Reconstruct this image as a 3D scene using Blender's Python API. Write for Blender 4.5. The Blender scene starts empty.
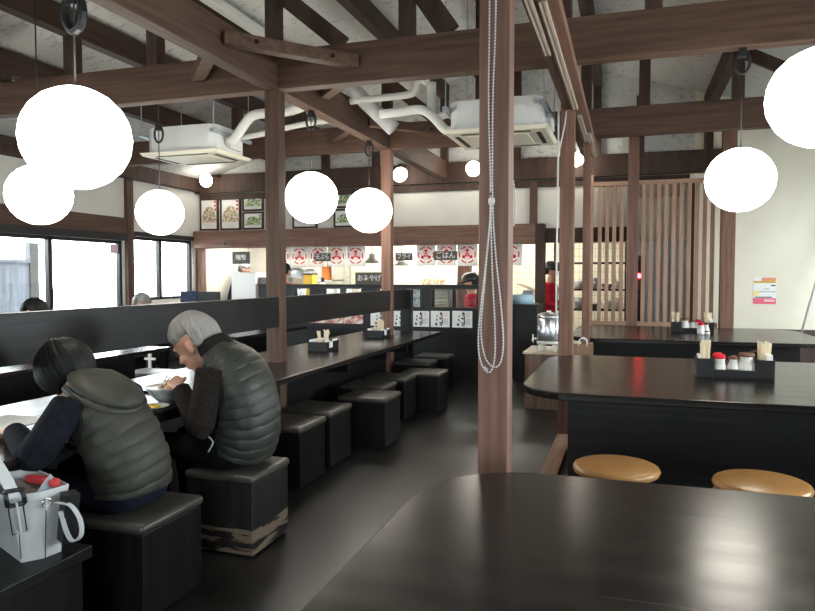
import bpy, bmesh, math, random
from mathutils import Vector, Matrix
random.seed(7)
PI = math.pi
R_ = math.radians
sc = bpy.context.scene
col = sc.collection

# ------------------------------------------------------------------ camera, world, light, exposure
cam_d = bpy.data.cameras.new('camera')
cam_d.sensor_width = 36.0
cam_d.lens = 683.35 / 815 * 36.0
cam_d.clip_start = 0.05
cam = bpy.data.objects.new('camera', cam_d)
cam.location = (0, 0, 1.42)
cam.rotation_euler = (R_(90 - 2.459), 0, R_(17.87))
col.objects.link(cam)
sc.camera = cam

world = bpy.data.worlds.new('world')
sc.world = world
world.use_nodes = True
bg = world.node_tree.nodes['Background']
bg.inputs[0].default_value = (0.90, 0.96, 1.0, 1)
bg.inputs[1].default_value = 13.0

sc.view_settings.view_transform = 'Standard'
sc.view_settings.look = 'None'
sc.view_settings.gamma = 1.0
sc.view_settings.use_curve_mapping = False
sc.view_settings.exposure = 0.4
LAMP = 10.0          # strength of the paper globes
KITCHEN = 75.0      # strength of the added kitchen fixtures

# ------------------------------------------------------------------ materials
def mat(name, base=(.5, .5, .5), rough=.5, metal=0.0, emit=None, es=0.0, spec=.5):
    m = bpy.data.materials.new(name)
    m.use_nodes = True
    b = m.node_tree.nodes['Principled BSDF']
    b.inputs['Base Color'].default_value = (*base, 1)
    b.inputs['Roughness'].default_value = rough
    b.inputs['Metallic'].default_value = metal
    b.inputs['Specular IOR Level'].default_value = spec
    if emit:
        b.inputs['Emission Color'].default_value = (*emit, 1)
        b.inputs['Emission Strength'].default_value = es
    return m

def noise_mat(name, c1, c2, rough=.5, scale=(1, 1, 1), nscale=8, detail=6, lo=.35, hi=.65, bump=.0, rough2=None, spec=.5, dist=0.0, metal=0.0):
    m = mat(name, c1, rough, metal, spec=spec)
    nt = m.node_tree
    b = nt.nodes['Principled BSDF']
    tc = nt.nodes.new('ShaderNodeTexCoord')
    mp = nt.nodes.new('ShaderNodeMapping')
    mp.inputs['Scale'].default_value = scale
    nz = nt.nodes.new('ShaderNodeTexNoise')
    nz.inputs['Scale'].default_value = nscale
    nz.inputs['Detail'].default_value = detail
    nz.inputs['Distortion'].default_value = dist
    cr = nt.nodes.new('ShaderNodeValToRGB')
    cr.color_ramp.elements[0].position = lo
    cr.color_ramp.elements[1].position = hi
    cr.color_ramp.elements[0].color = (*c1, 1)
    cr.color_ramp.elements[1].color = (*c2, 1)
    nt.links.new(tc.outputs['Object'], mp.inputs[0])
    nt.links.new(mp.outputs[0], nz.inputs['Vector'])
    nt.links.new(nz.outputs['Fac'], cr.inputs[0])
    nt.links.new(cr.outputs[0], b.inputs['Base Color'])
    if rough2 is not None:
        mr = nt.nodes.new('ShaderNodeMapRange')
        mr.inputs[3].default_value = rough
        mr.inputs[4].default_value = rough2
        nt.links.new(nz.outputs['Fac'], mr.inputs[0])
        nt.links.new(mr.outputs[0], b.inputs['Roughness'])
    if bump:
        bp = nt.nodes.new('ShaderNodeBump')
        bp.inputs['Strength'].default_value = bump
        bp.inputs['Distance'].default_value = .01
        nt.links.new(nz.outputs['Fac'], bp.inputs['Height'])
        nt.links.new(bp.outputs[0], b.inputs['Normal'])
    return m

def grain(axis, s=14, l=.8):
    v = [s, s, s]
    v['xyz'.index(axis)] = l
    return tuple(v)

M = {}
for ax in 'xyz':
    M['wood_' + ax] = noise_mat('brown stained timber ' + ax, (.135, .066, .045), (.235, .125, .088), .55, grain(ax), 2.2, 5, .3, .7, .12, spec=.35)
    M['beam_' + ax] = noise_mat('dark brown timber ' + ax, (.066, .036, .024), (.132, .075, .052), .6, grain(ax), 2.0, 5, .3, .7, .12, spec=.3)
    M['black_' + ax] = noise_mat('black stained board ' + ax, (.0045, .0045, .0052), (.0135, .013, .0142), .34, grain(ax, 16, .7), 2.5, 6, .3, .75, .12, .48, spec=.3)
    M['lattice_' + ax] = noise_mat('light brown slat ' + ax, (.36, .215, .145), (.52, .335, .235), .6, grain(ax), 2.2, 4, .3, .7, .08, spec=.3)
    M['table_' + ax] = noise_mat('black lacquered board ' + ax, (.004, .0037, .0035), (.022, .019, .0165), .18, grain(ax, 13, .45), 2.0, 5, .34, .78, 0, .29, spec=.42)
def seams(m, axis, pitch, off=0.0):
    """worn pale plank joints running along the boards"""
    nt = m.node_tree
    b = nt.nodes['Principled BSDF']
    old = b.inputs['Base Color'].links[0].from_socket
    tc = nt.nodes.new('ShaderNodeTexCoord')
    sx = nt.nodes.new('ShaderNodeSeparateXYZ')
    ad = nt.nodes.new('ShaderNodeMath'); ad.operation = 'ADD'; ad.inputs[1].default_value = 50 * pitch + off
    md = nt.nodes.new('ShaderNodeMath'); md.operation = 'MODULO'; md.inputs[1].default_value = pitch
    lt = nt.nodes.new('ShaderNodeMath'); lt.operation = 'LESS_THAN'; lt.inputs[1].default_value = .0028
    nz = nt.nodes.new('ShaderNodeTexNoise'); nz.inputs['Scale'].default_value = 3.0
    ml = nt.nodes.new('ShaderNodeMath'); ml.operation = 'MULTIPLY'
    mx = nt.nodes.new('ShaderNodeMix'); mx.data_type = 'RGBA'
    mx.inputs[7].default_value = (.085, .08, .075, 1)
    nt.links.new(tc.outputs['Object'], sx.inputs[0])
    nt.links.new(sx.outputs['Y' if axis == 'x' else 'X'], ad.inputs[0])
    nt.links.new(ad.outputs[0], md.inputs[0])
    nt.links.new(md.outputs[0], lt.inputs[0])
    nt.links.new(tc.outputs['Object'], nz.inputs['Vector'])
    nt.links.new(lt.outputs[0], ml.inputs[0])
    nt.links.new(nz.outputs['Fac'], ml.inputs[1])
    nt.links.new(ml.outputs[0], mx.inputs[0])
    nt.links.new(old, mx.inputs[6])
    nt.links.new(mx.outputs[2], b.inputs['Base Color'])
seams(M['table_x'], 'x', .25, .12)
M['strut'] = noise_mat('dark strut timber', (.035, .020, .015), (.075, .043, .031), .65, (6, 6, 1), 2, 5, .3, .7, .1, spec=.3)
M['purlin'] = noise_mat('dark purlin timber', (.035, .020, .015), (.070, .040, .029), .65, (8, .8, 8), 2, 5, .3, .7, .1, spec=.3)
M['roof'] = noise_mat('grey pressed strand board', (.34, .34, .32), (.60, .60, .57), .9, (4.0, 9, 9), 2.4, 12, .28, .46, .2, spec=.1, dist=.8)
M['plaster'] = noise_mat('off white plaster', (.66, .64, .58), (.72, .70, .64), .9, (1, 1, 1), 3, 5, .3, .7, .03, spec=.1)
M['cream'] = noise_mat('cream plaster', (.76, .71, .58), (.81, .76, .635), .85, (1, 1, 1), 3, 5, .3, .7, .03, spec=.1)
M['floor'] = noise_mat('dark polished concrete', (.010, .010, .010), (.026, .025, .024), .24, (1, 1, 1), 1.6, 8, .3, .75, .02, .40, spec=.5, dist=.2)
M['ground'] = noise_mat('pale concrete yard', (.5, .5, .5), (.62, .62, .6), .9, (1, 1, 1), 2, 5, .3, .7)
M['fence'] = noise_mat('weathered dark fence boards', (.05, .055, .07), (.12, .13, .16), .8, (1, 9, .6), 2, 5, .3, .7)
M['frame'] = mat('dark aluminium frame', (.030, .030, .032), .4, .3)
M['white'] = mat('white plastic', (.72, .71, .68), .45)
M['ac_body'] = noise_mat('white painted sheet metal', (.60, .60, .58), (.68, .68, .66), .5, (1, 1, 1), 4, 4)
M['ac_panel'] = mat('cream plastic panel', (.78, .73, .58), .5)
M['vent'] = mat('black vent slot', (.012, .012, .012), .6)
M['duct'] = mat('white pipe wrap', (.70, .70, .66), .5)
M['duct_grey'] = noise_mat('grey duct tape wrap', (.42, .43, .42), (.55, .56, .55), .55, (1, 1, 1), 6, 4)
M['black'] = mat('black plastic', (.010, .010, .011), .45)
M['rail'] = mat('pale worn rail', (.55, .48, .40), .4)
M['iron'] = mat('black iron', (.012, .012, .012), .5, .6)
M['steel'] = mat('brushed steel', (.62, .64, .68), .28, 1.0)
M['steel_dull'] = noise_mat('dull steel', (.34, .38, .42), (.44, .48, .52), .45, (1, 1, .2), 3, 4, metal=.6)
M['chrome'] = mat('chrome', (.75, .75, .75), .15, 1.0)
M['cushion'] = noise_mat('black vinyl', (.050, .047, .040), (.075, .070, .060), .30, (1, 1, 1), 12, 6, .3, .7, .04, .42, spec=.7)
M['honey'] = noise_mat('honey varnished wood', (.36, .175, .055), (.50, .27, .095), .28, (1, 9, 9), 2, 5, .3, .7, .05)
M['paper'] = mat('white paper', (.82, .82, .80), .8, spec=.1)
M['chopstick'] = noise_mat('pale bamboo', (.80, .68, .46), (.90, .80, .60), .6, (20, 20, 2), 3, 3)
M['red'] = mat('red print', (.62, .03, .05), .7, spec=.1)
M['pink'] = mat('pale pink print', (.84, .62, .62), .8, spec=.1)
M['sign'] = mat('grey brown signboard', (.12, .11, .095), .7, spec=.2)
M['sign_grey'] = mat('grey lampshade', (.17, .165, .15), .6)
M['ink'] = mat('black ink', (.02, .02, .025), .8, spec=.1)
def cloth_mat(name, c):
    m = mat(name, c, .9, spec=.05)
    nt = m.node_tree
    b = nt.nodes['Principled BSDF']
    o = nt.nodes['Material Output']
    tr = nt.nodes.new('ShaderNodeBsdfTranslucent')
    tr.inputs[0].default_value = (*c, 1)
    mx = nt.nodes.new('ShaderNodeMixShader')
    mx.inputs[0].default_value = .65
    nt.links.new(b.outputs[0], mx.inputs[1])
    nt.links.new(tr.outputs[0], mx.inputs[2])
    nt.links.new(mx.outputs[0], o.inputs[0])
    return m
M['banner'] = cloth_mat('white banner cloth', (.88, .88, .86))
M['banner_pink'] = cloth_mat('pink dye on banner', (.90, .74, .74))
M['faint'] = mat('faint pink ink', (.75, .45, .48), .8, spec=.1)
M['faint_grey'] = mat('faint grey ink', (.50, .48, .48), .8, spec=.1)
M['gold'] = mat('gold lettering', (.62, .40, .12), .5)
M['yellow'] = mat('yellow paint', (.80, .55, .05), .5)
M['orange'] = mat('orange plastic', (.80, .25, .05), .4)
M['trayw'] = mat('pale tray', (.72, .66, .42), .5)
M['blue'] = mat('pale blue plastic', (.40, .60, .70), .5)
M['cloth_red'] = noise_mat('red work shirt', (.50, .015, .03), (.62, .03, .05), .8, (1, 1, 1), 9, 4, spec=.2)
M['cloth_navy'] = noise_mat('navy knit', (.006, .0065, .011), (.012, .013, .021), .9, (1, 1, 1), 30, 4, spec=.15)
M['cloth_coat'] = noise_mat('dark navy coat', (.02, .025, .05), (.035, .04, .07), .9, (1, 1, 1), 20, 4, spec=.15)
M['cloth_brown'] = noise_mat('dark brown knit', (.014, .011, .010), (.026, .021, .018), .95, (1, 1, 1), 60, 4, .3, .7, .2, spec=.12)
M['denim'] = noise_mat('dark denim', (.006, .008, .017), (.014, .018, .034), .85, (1, 1, 1), 60, 4, spec=.15)
M['trousers'] = mat('black trousers', (.008, .008, .010), .9, spec=.15)
M['vest_w'] = noise_mat('olive grey quilted nylon', (.034, .035, .027), (.053, .054, .043), .55, (1, 1, 1), 14, 6, .3, .7, .25, spec=.4)
M['vest_m'] = noise_mat('dark olive quilted nylon', (.026, .029, .024), (.041, .045, .037), .5, (1, 1, 1), 14, 6, .3, .7, .25, spec=.45)
M['collar'] = mat('black collar lining', (.012, .013, .012), .8, spec=.2)
M['skin'] = noise_mat('skin', (.50, .27, .19), (.56, .31, .22), .5, (1, 1, 1), 10, 3)
M['eye'] = mat('eye', (.02, .015, .012), .2)
M['lip'] = mat('lip', (.40, .17, .13), .5)
M['leather'] = noise_mat('pale grey leather', (.60, .62, .63), (.66, .68, .69), .5, (1, 1, 1), 25, 6, .3, .7, .06)
M['leather_black'] = mat('black leather trim', (.015, .015, .016), .4)
M['lining'] = mat('grey bag lining', (.16, .15, .14), .8)
M['red_gloss'] = mat('red glossy pouch', (.60, .04, .05), .3)
M['bowl'] = noise_mat('blue grey glazed bowl', (.10, .14, .18), (.45, .50, .52), .25, (1, 1, 1), 16, 4, .4, .6)
M['bowl_white'] = mat('white glaze', (.75, .75, .72), .25)
M['tray'] = mat('black lacquer tray', (.012, .012, .013), .25)
M['noodle'] = noise_mat('fried topping', (.55, .28, .08), (.80, .55, .24), .5, (1, 1, 1), 40, 4, .35, .65, .3)
M['food'] = noise_mat('printed noodle dish', (.30, .20, .10), (.75, .70, .55), .7, (1, 1, 1), 24, 6, .4, .6)
M['food_green'] = noise_mat('printed green topping', (.10, .18, .06), (.62, .66, .45), .7, (1, 1, 1), 26, 6, .4, .6)
M['photo_red'] = noise_mat('printed red dishes', (.45, .12, .09), (.80, .70, .62), .7, (1, 1, 1), 16, 6, .42, .58)
M['photo_blue'] = noise_mat('printed blue picture', (.25, .33, .45), (.80, .82, .80), .7, (1, 1, 1), 14, 6, .42, .58)
M['kraft'] = noise_mat('kraft paper', (.24, .15, .09), (.30, .19, .12), .8, (1, 1, 1), 12, 4)
M['cab'] = noise_mat('brown cabinet board', (.11, .065, .045), (.19, .12, .085), .5, grain('z'), 2.2, 5)
M['cab_top'] = noise_mat('pale wood top', (.48, .40, .27), (.56, .47, .33), .4, grain('x'), 2.2, 5)
M['glass_jar'] = mat('jar glass', (.70, .70, .66), .15)
M['salt'] = mat('white seasoning', (.80, .78, .72), .6)
M['lid_brown'] = mat('brown lid', (.16, .07, .04), .5)
M['concrete_wall'] = mat('blue grey board', (.30, .34, .38), .7)
M['dado'] = noise_mat('dark brown dado board', (.035, .02, .015), (.07, .042, .03), .5, grain('z'), 2.2, 5)
M['grey_rod'] = mat('grey metal rod', (.45, .46, .48), .35, .5)

# tiles
def tile_mat(name, c, g, s):
    m = mat(name, c, .3)
    nt = m.node_tree
    b = nt.nodes['Principled BSDF']
    tc = nt.nodes.new('ShaderNodeTexCoord')
    mp = nt.nodes.new('ShaderNodeMapping')
    mp.inputs['Rotation'].default_value = (R_(90), 0, 0)
    br = nt.nodes.new('ShaderNodeTexBrick')
    br.offset = 0
    br.inputs['Scale'].default_value = 1
    br.inputs['Color1'].default_value = (*c, 1)
    br.inputs['Color2'].default_value = (*c, 1)
    br.inputs['Mortar'].default_value = (*g, 1)
    br.inputs['Mortar Size'].default_value = .006
    br.inputs['Brick Width'].default_value = s
    br.inputs['Row Height'].default_value = s
    nt.links.new(tc.outputs['Object'], mp.inputs[0])
    nt.links.new(mp.outputs[0], br.inputs['Vector'])
    nt.links.new(br.outputs[0], b.inputs['Base Color'])
    return m
M['tile'] = tile_mat('cream wall tile', (.72, .67, .52), (.50, .46, .37), .15)
M['tile_grey'] = tile_mat('grey wall tile', (.50, .49, .44), (.34, .33, .30), .1)

# worn black stool paint: black boards whose paint has rubbed off low down
def worn_mat():
    m = noise_mat('worn black paint', (.011, .011, .011), (.030, .029, .028), .45, (14, 14, .8), 2.5, 6, .3, .75, .15, spec=.4)
    nt = m.node_tree
    b = nt.nodes['Principled BSDF']
    old = b.inputs['Base Color'].links[0].from_socket
    tc = nt.nodes.new('ShaderNodeTexCoord')
    mp = nt.nodes.new('ShaderNodeMapping')
    mp.inputs['Scale'].default_value = (2.5, 2.5, 16)
    nz = nt.nodes.new('ShaderNodeTexNoise')
    nz.inputs['Scale'].default_value = 1.6
    nz.inputs['Detail'].default_value = 8
    sx = nt.nodes.new('ShaderNodeSeparateXYZ')
    mr = nt.nodes.new('ShaderNodeMapRange')
    mr.inputs[1].default_value = .175
    mr.inputs[2].default_value = .135
    mr.inputs[3].default_value = -.4
    mr.inputs[4].default_value = .10
    ad = nt.nodes.new('ShaderNodeMath')
    ad.operation = 'ADD'
    cr = nt.nodes.new('ShaderNodeValToRGB')
    cr.color_ramp.elements[0].position = .56
    cr.color_ramp.elements[1].position = .60
    mx = nt.nodes.new('ShaderNodeMix')
    mx.data_type = 'RGBA'
    mx.inputs[7].default_value = (.20, .155, .11, 1)
    nt.links.new(tc.outputs['Object'], mp.inputs[0])
    nt.links.new(mp.outputs[0], nz.inputs['Vector'])
    nt.links.new(tc.outputs['Object'], sx.inputs[0])
    nt.links.new(sx.outputs['Z'], mr.inputs[0])
    nt.links.new(mr.outputs[0], ad.inputs[0])
    nt.links.new(nz.outputs['Fac'], ad.inputs[1])
    nt.links.new(ad.outputs[0], cr.inputs[0])
    nt.links.new(cr.outputs[0], mx.inputs[0])
    nt.links.new(old, mx.inputs[6])
    nt.links.new(mx.outputs[2], b.inputs['Base Color'])
    return m
M['worn'] = worn_mat()

def emit_mat(name, c, s):
    m = bpy.data.materials.new(name)
    m.use_nodes = True
    nt = m.node_tree
    nt.nodes.clear()
    e = nt.nodes.new('ShaderNodeEmission')
    e.inputs[0].default_value = (*c, 1)
    e.inputs[1].default_value = s
    o = nt.nodes.new('ShaderNodeOutputMaterial')
    nt.links.new(e.outputs[0], o.inputs[0])
    return m
M['globe'] = emit_mat('lit white paper globe', (1.0, .94, .82), LAMP)
M['spot'] = emit_mat('lit spotlight bulb', (1.0, .92, .80), 25)
M['tube'] = emit_mat('lit kitchen tube', (1.0, .97, .88), KITCHEN)
M['alarm'] = emit_mat('lit red lamp', (1.0, .02, .03), 30)

def glass_mat():
    m = bpy.data.materials.new('clear window glass')
    m.use_nodes = True
    nt = m.node_tree
    nt.nodes.clear()
    t = nt.nodes.new('ShaderNodeBsdfTransparent')
    t.inputs[0].default_value = (.95, .97, .97, 1)
    g = nt.nodes.new('ShaderNodeBsdfGlossy')
    g.inputs['Roughness'].default_value = .02
    lw = nt.nodes.new('ShaderNodeLayerWeight')
    lw.inputs[0].default_value = .5
    pw = nt.nodes.new('ShaderNodeMath')
    pw.operation = 'POWER'
    pw.inputs[1].default_value = 5.0
    nt.links.new(lw.outputs['Facing'], pw.inputs[0])
    fr = nt.nodes.new('ShaderNodeMapRange')
    fr.inputs[3].default_value = .04
    fr.inputs[4].default_value = .9
    nt.links.new(pw.outputs[0], fr.inputs[0])
    mx = nt.nodes.new('ShaderNodeMixShader')
    o = nt.nodes.new('ShaderNodeOutputMaterial')
    nt.links.new(fr.outputs[0], mx.inputs[0])
    nt.links.new(t.outputs[0], mx.inputs[1])
    nt.links.new(g.outputs[0], mx.inputs[2])
    nt.links.new(mx.outputs[0], o.inputs[0])
    return m
M['glass'] = glass_mat()

# ------------------------------------------------------------------ mesh helpers
class MB:
    def __init__(s):
        s.v, s.f = [], []
    def add(s, vs, fs):
        n = len(s.v)
        s.v += [Vector(p) for p in vs]
        s.f += [tuple(i + n for i in f) for f in fs]
        return s
    def box(s, x0, x1, y0, y1, z0, z1):
        return s.add([(x0, y0, z0), (x1, y0, z0), (x1, y1, z0), (x0, y1, z0), (x0, y0, z1), (x1, y0, z1), (x1, y1, z1), (x0, y1, z1)],
                     [(0, 3, 2, 1), (4, 5, 6, 7), (0, 1, 5, 4), (1, 2, 6, 5), (2, 3, 7, 6), (3, 0, 4, 7)])
    def bar(s, a, b, w, h, up=(0, 0, 1)):
        a, b = Vector(a), Vector(b)
        d = (b - a).normalized()
        r = d.cross(Vector(up))
        if r.length < 1e-4:
            r = Vector((1, 0, 0))
        r.normalize()
        u = r.cross(d).normalized()
        vs = []
        for p in (a, b):
            for i, j in ((-1, -1), (1, -1), (1, 1), (-1, 1)):
                vs.append(p + r * (i * w / 2) + u * (j * h / 2))
        return s.add(vs, [(0, 1, 2, 3), (7, 6, 5, 4), (0, 4, 5, 1), (1, 5, 6, 2), (2, 6, 7, 3), (3, 7, 4, 0)])
    def prism(s, poly, z0, z1):
        n = len(poly)
        vs = [(x, y, z0) for x, y in poly] + [(x, y, z1) for x, y in poly]
        return s.add(vs, [tuple(range(n - 1, -1, -1)), tuple(range(n, 2 * n))] + [(i, (i + 1) % n, n + (i + 1) % n, n + i) for i in range(n)])
    def rings(s, rs, closed_ends=True):
        n = len(rs[0])
        vs = [p for r in rs for p in r]
        fs = []
        for k in range(len(rs) - 1):
            for i in range(n):
                j = (i + 1) % n
                fs.append((k * n + i, k * n + j, (k + 1) * n + j, (k + 1) * n + i))
        if closed_ends:
            fs.append(tuple(range(n - 1, -1, -1)))
            fs.append(tuple((len(rs) - 1) * n + i for i in range(n)))
        return s.add(vs, fs)
    def tube(s, pts, r, n=10, cap=True, flat=1.0):
        pts = [Vector(p) for p in pts]
        rr = r if isinstance(r, (list, tuple)) else [r] * len(pts)
        rs = []
        prev = None
        for i, p in enumerate(pts):
            d = (pts[min(i + 1, len(pts) - 1)] - pts[max(i - 1, 0)])
            d.normalize()
            if prev is None:
                a = Vector((0, 0, 1)) if abs(d.z) < .9 else Vector((1, 0, 0))
                u = (a - d * a.dot(d)).normalized()
            else:
                u = (prev - d * prev.dot(d)).normalized()
            prev = u
            w = d.cross(u)
            rs.append([p + u * (math.cos(2 * PI * k / n) * rr[i]) + w * (math.sin(2 * PI * k / n) * rr[i] * flat) for k in range(n)])
        return s.rings(rs, cap)
    def lathe(s, prof, c=(0, 0, 0), n=24, sx=1, sy=1):
        c = Vector(c)
        rs = [[c + Vector((r * math.cos(2 * PI * k / n) * sx, r * math.sin(2 * PI * k / n) * sy, z)) for k in range(n)] for r, z in prof]
        return s.rings(rs)
    def ball(s, c, r, nu=16, nv=10, rot=None):
        c = Vector(c)
        rx, ry, rz = r if isinstance(r, (tuple, list)) else (r, r, r)
        rs = []
        for j in range(nv + 1):
            t = PI * (j + .02) / (nv + .04)
            ring = []
            for k in range(nu):
                p = Vector((rx * math.sin(t) * math.cos(2 * PI * k / nu), ry * math.sin(t) * math.sin(2 * PI * k / nu), -rz * math.cos(t)))
                ring.append(c + (rot @ p if rot else p))
            rs.append(ring)
        return s.rings(rs)
    def xf(s, m):
        s.v = [m @ p for p in s.v]
        return s
    def join(s, o):
        return s.add(o.v, o.f)

def hair_part(mb, m, parent):
    o = part('hair', mb, m, parent, smooth=True, world=False)
    me = o.data
    uv = me.uv_layers.new(name='strand')
    for lp in me.loops:
        i, j = lp.vertex_index % 96, lp.vertex_index // 96
        a = 2 * PI * i / 96
        uv.data[lp.index].uv = (math.cos(a) * 17, math.sin(a) * 17 + j * .05)
    return o

def hair_mat(name, c1, c2, rough):
    m = mat(name, c1, rough, spec=.3)
    nt = m.node_tree
    b = nt.nodes['Principled BSDF']
    uv = nt.nodes.new('ShaderNodeUVMap')
    uv.uv_map = 'strand'
    nz = nt.nodes.new('ShaderNodeTexNoise')
    nz.inputs['Scale'].default_value = 3.5
    nz.inputs['Detail'].default_value = 6
    cr = nt.nodes.new('ShaderNodeValToRGB')
    cr.color_ramp.elements[0].position = .34
    cr.color_ramp.elements[1].position = .68
    cr.color_ramp.elements[0].color = (*c1, 1)
    cr.color_ramp.elements[1].color = (*c2, 1)
    bp = nt.nodes.new('ShaderNodeBump')
    bp.inputs['Strength'].default_value = .2
    bp.inputs['Distance'].default_value = .006
    nt.links.new(uv.outputs[0], nz.inputs['Vector'])
    nt.links.new(nz.outputs['Fac'], cr.inputs[0])
    nt.links.new(cr.outputs[0], b.inputs['Base Color'])
    nt.links.new(nz.outputs['Fac'], bp.inputs['Height'])
    nt.links.new(bp.outputs[0], b.inputs['Normal'])
    return m

def mesh_of(name, mb, m, smooth=False, off=None):
    me = bpy.data.meshes.new(name)
    vs = [p - off for p in mb.v] if off else mb.v
    me.from_pydata([tuple(p) for p in vs], [], mb.f)
    bm = bmesh.new()
    bm.from_mesh(me)
    bmesh.ops.recalc_face_normals(bm, faces=bm.faces)
    bm.to_mesh(me)
    bm.free()
    if smooth:
        for p in me.polygons:
            p.use_smooth = True
    if m:
        me.materials.append(m)
    return me

def link(name, me, parent=None):
    o = bpy.data.objects.new(name, me)
    col.objects.link(o)
    if parent:
        o.parent = parent
    return o

def bevel(o, w, seg=2):
    b = o.modifiers.new('bevel', 'BEVEL')
    b.width = w
    b.segments = seg
    b.limit_method = 'ANGLE'
    b.angle_limit = R_(40)
    b.harden_normals = False
    return o

def part(name, mb, m, parent=None, smooth=False, bev=0, world=True, label=None):
    off = parent_world(parent) if (parent and world) else None
    o = link(name, mesh_of(name, mb, m, smooth, off), parent)
    if bev:
        bevel(o, bev)
    if label:
        o['label'] = label
    return o

def parent_world(p):
    v = Vector((0, 0, 0))
    while p:
        v += p.location
        p = p.parent
    return v

def tag(o, label, cat, group=None, kind=None):
    if label:
        o['label'] = label
    if cat:
        o['category'] = cat
    if group:
        o['group'] = group
    if kind:
        o['kind'] = kind
    return o

def thing(name, label, cat, loc=(0, 0, 0), rz=0, group=None):
    o = bpy.data.objects.new(name, None)
    o.empty_display_size = .1
    col.objects.link(o)
    o.location = loc
    o.rotation_euler = (0, 0, rz)
    return tag(o, label, cat, group)

def solo(name, label, cat, mb, m, smooth=False, bev=0, group=None, base=None):
    """a thing that is one mesh, its origin at BASE (default: middle of its foot)"""
    if base is None:
        xs = [p.x for p in mb.v]; ys = [p.y for p in mb.v]; zs = [p.z for p in mb.v]
        base = ((min(xs) + max(xs)) / 2, (min(ys) + max(ys)) / 2, min(zs))
    base = Vector(base)
    o = link(name, mesh_of(name, mb, m, smooth, base))
    o.location = base
    if bev:
        bevel(o, bev)
    return tag(o, label, cat, group)

def struct(name, mb, m, bev=0, parent=None):
    o = link(name, mesh_of(name, mb, m), parent)
    if bev:
        bevel(o, bev)
    if not parent:
        o['kind'] = 'structure'
    return o

def dup(root, loc, rz=None, label=None, group=None):
    r = root.copy()
    col.objects.link(r)
    r.location = loc
    if rz is not None:
        r.rotation_euler = (0, 0, rz)
    if label:
        r['label'] = label
    if group:
        r['group'] = group
    for ch in list(root.children):
        c = ch.copy()
        col.objects.link(c)
        c.parent = r
        for g in ch.children:
            d = g.copy()
            col.objects.link(d)
            d.parent = c
    return r

def text_mb(s, size, loc, depth=.002, squash=1.0, yaw=0.0):
    """lettering standing upright and facing -Y, centred on LOC, as a mesh"""
    cu = bpy.data.curves.new('lettering', 'FONT')
    cu.body = s
    cu.size = size
    cu.extrude = depth
    cu.align_x = 'CENTER'
    cu.align_y = 'CENTER'
    cu.offset = size * .012
    o = bpy.data.objects.new('lettering', cu)
    col.objects.link(o)
    dg = bpy.context.evaluated_depsgraph_get()
    me = bpy.data.meshes.new_from_object(o.evaluated_get(dg))
    mb = MB()
    rot = Matrix.Translation(Vector(loc)) @ Matrix.Rotation(yaw, 4, 'Z') @ Matrix.Rotation(PI / 2, 4, 'X') @ Matrix.Diagonal((squash, 1, 1, 1))
    mb.add([rot @ v.co for v in me.vertices], [tuple(p.vertices) for p in me.polygons])
    bpy.data.objects.remove(o)
    bpy.data.curves.remove(cu)
    bpy.data.meshes.remove(me)
    return mb

def arc(c, r, a0, a1, n):
    return [(c[0] + r * math.cos(a0 + (a1 - a0) * i / n), c[1] + r * math.sin(a0 + (a1 - a0) * i / n)) for i in range(n + 1)]

def round_rect(x0, x1, y0, y1, r, n=8):
    p = []
    for cx, cy, a in ((x1 - r, y1 - r, 0), (x0 + r, y1 - r, PI / 2), (x0 + r, y0 + r, PI), (x1 - r, y0 + r, 1.5 * PI)):
        p += arc((cx, cy), r, a, a + PI / 2, n)
    return p

def smooth_path(pts, k=6):
    """Catmull-Rom through PTS"""
    P = [Vector(p) for p in pts]
    P = [P[0] * 2 - P[1]] + P + [P[-1] * 2 - P[-2]]
    out = []
    for i in range(1, len(P) - 2):
        for j in range(k):
            t = j / k
            a, b, c, d = P[i - 1], P[i], P[i + 1], P[i + 2]
            out.append(.5 * ((2 * b) + (c - a) * t + (2 * a - 5 * b + 4 * c - d) * t * t + (3 * b - a - 3 * c + d) * t ** 3))
    out.append(P[-2])
    return out

# ------------------------------------------------------------------ the room
XL, XR, YB, YF = -7.2, 4.0, 10.36, -3.0      # left wall, right wall, back wall, wall behind
RIDGE_X, RIDGE_Z, SLOPE = -1.6, 4.73, .30
def roof_z(x):
    return RIDGE_Z - SLOPE * abs(x - RIDGE_X)

struct('floor', MB().box(XL - .1, XR + .1, YF - .1, 14.2, -.1, 0), M['floor'])
struct('ground', MB().box(-16, XL - .1, -6, 16, -.12, -.02).box(XR + .1, 12, -6, 16, -.12, -.02), M['ground'])
rf = MB()
for a, b in ((XL - .6, RIDGE_X), (RIDGE_X, XR + .6)):
    za, zb = roof_z(a), roof_z(b)
    rf.add([(a, YF - .3, za), (b, YF - .3, zb), (b, 14.4, zb), (a, 14.4, za), (a, YF - .3, za + .08), (b, YF - .3, zb + .08), (b, 14.4, zb + .08), (a, 14.4, za + .08)],
           [(0, 3, 2, 1), (4, 5, 6, 7), (0, 1, 5, 4), (1, 2, 6, 5), (2, 3, 7, 6), (3, 0, 4, 7)])
struct('ceiling', rf, M['roof'])

def wall_x(name, x0, x1, y0, y1, z0, z1, holes, m):
    """a wall whose plane faces x with rectangular holes (y0,y1,z0,z1)"""
    mb = MB()
    ys = sorted({y0, y1, *[h[0] for h in holes], *[h[1] for h in holes]})
    for a, b in zip(ys, ys[1:]):
        hs = sorted([h for h in holes if h[0] <= a and h[1] >= b], key=lambda h: h[2])
        z = z0
        for h in hs:
            if h[2] > z:
                mb.box(x0, x1, a, b, z, h[2])
            z = h[3]
        if z < z1:
            mb.box(x0, x1, a, b, z, z1)
    return struct(name, mb, m)

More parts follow.
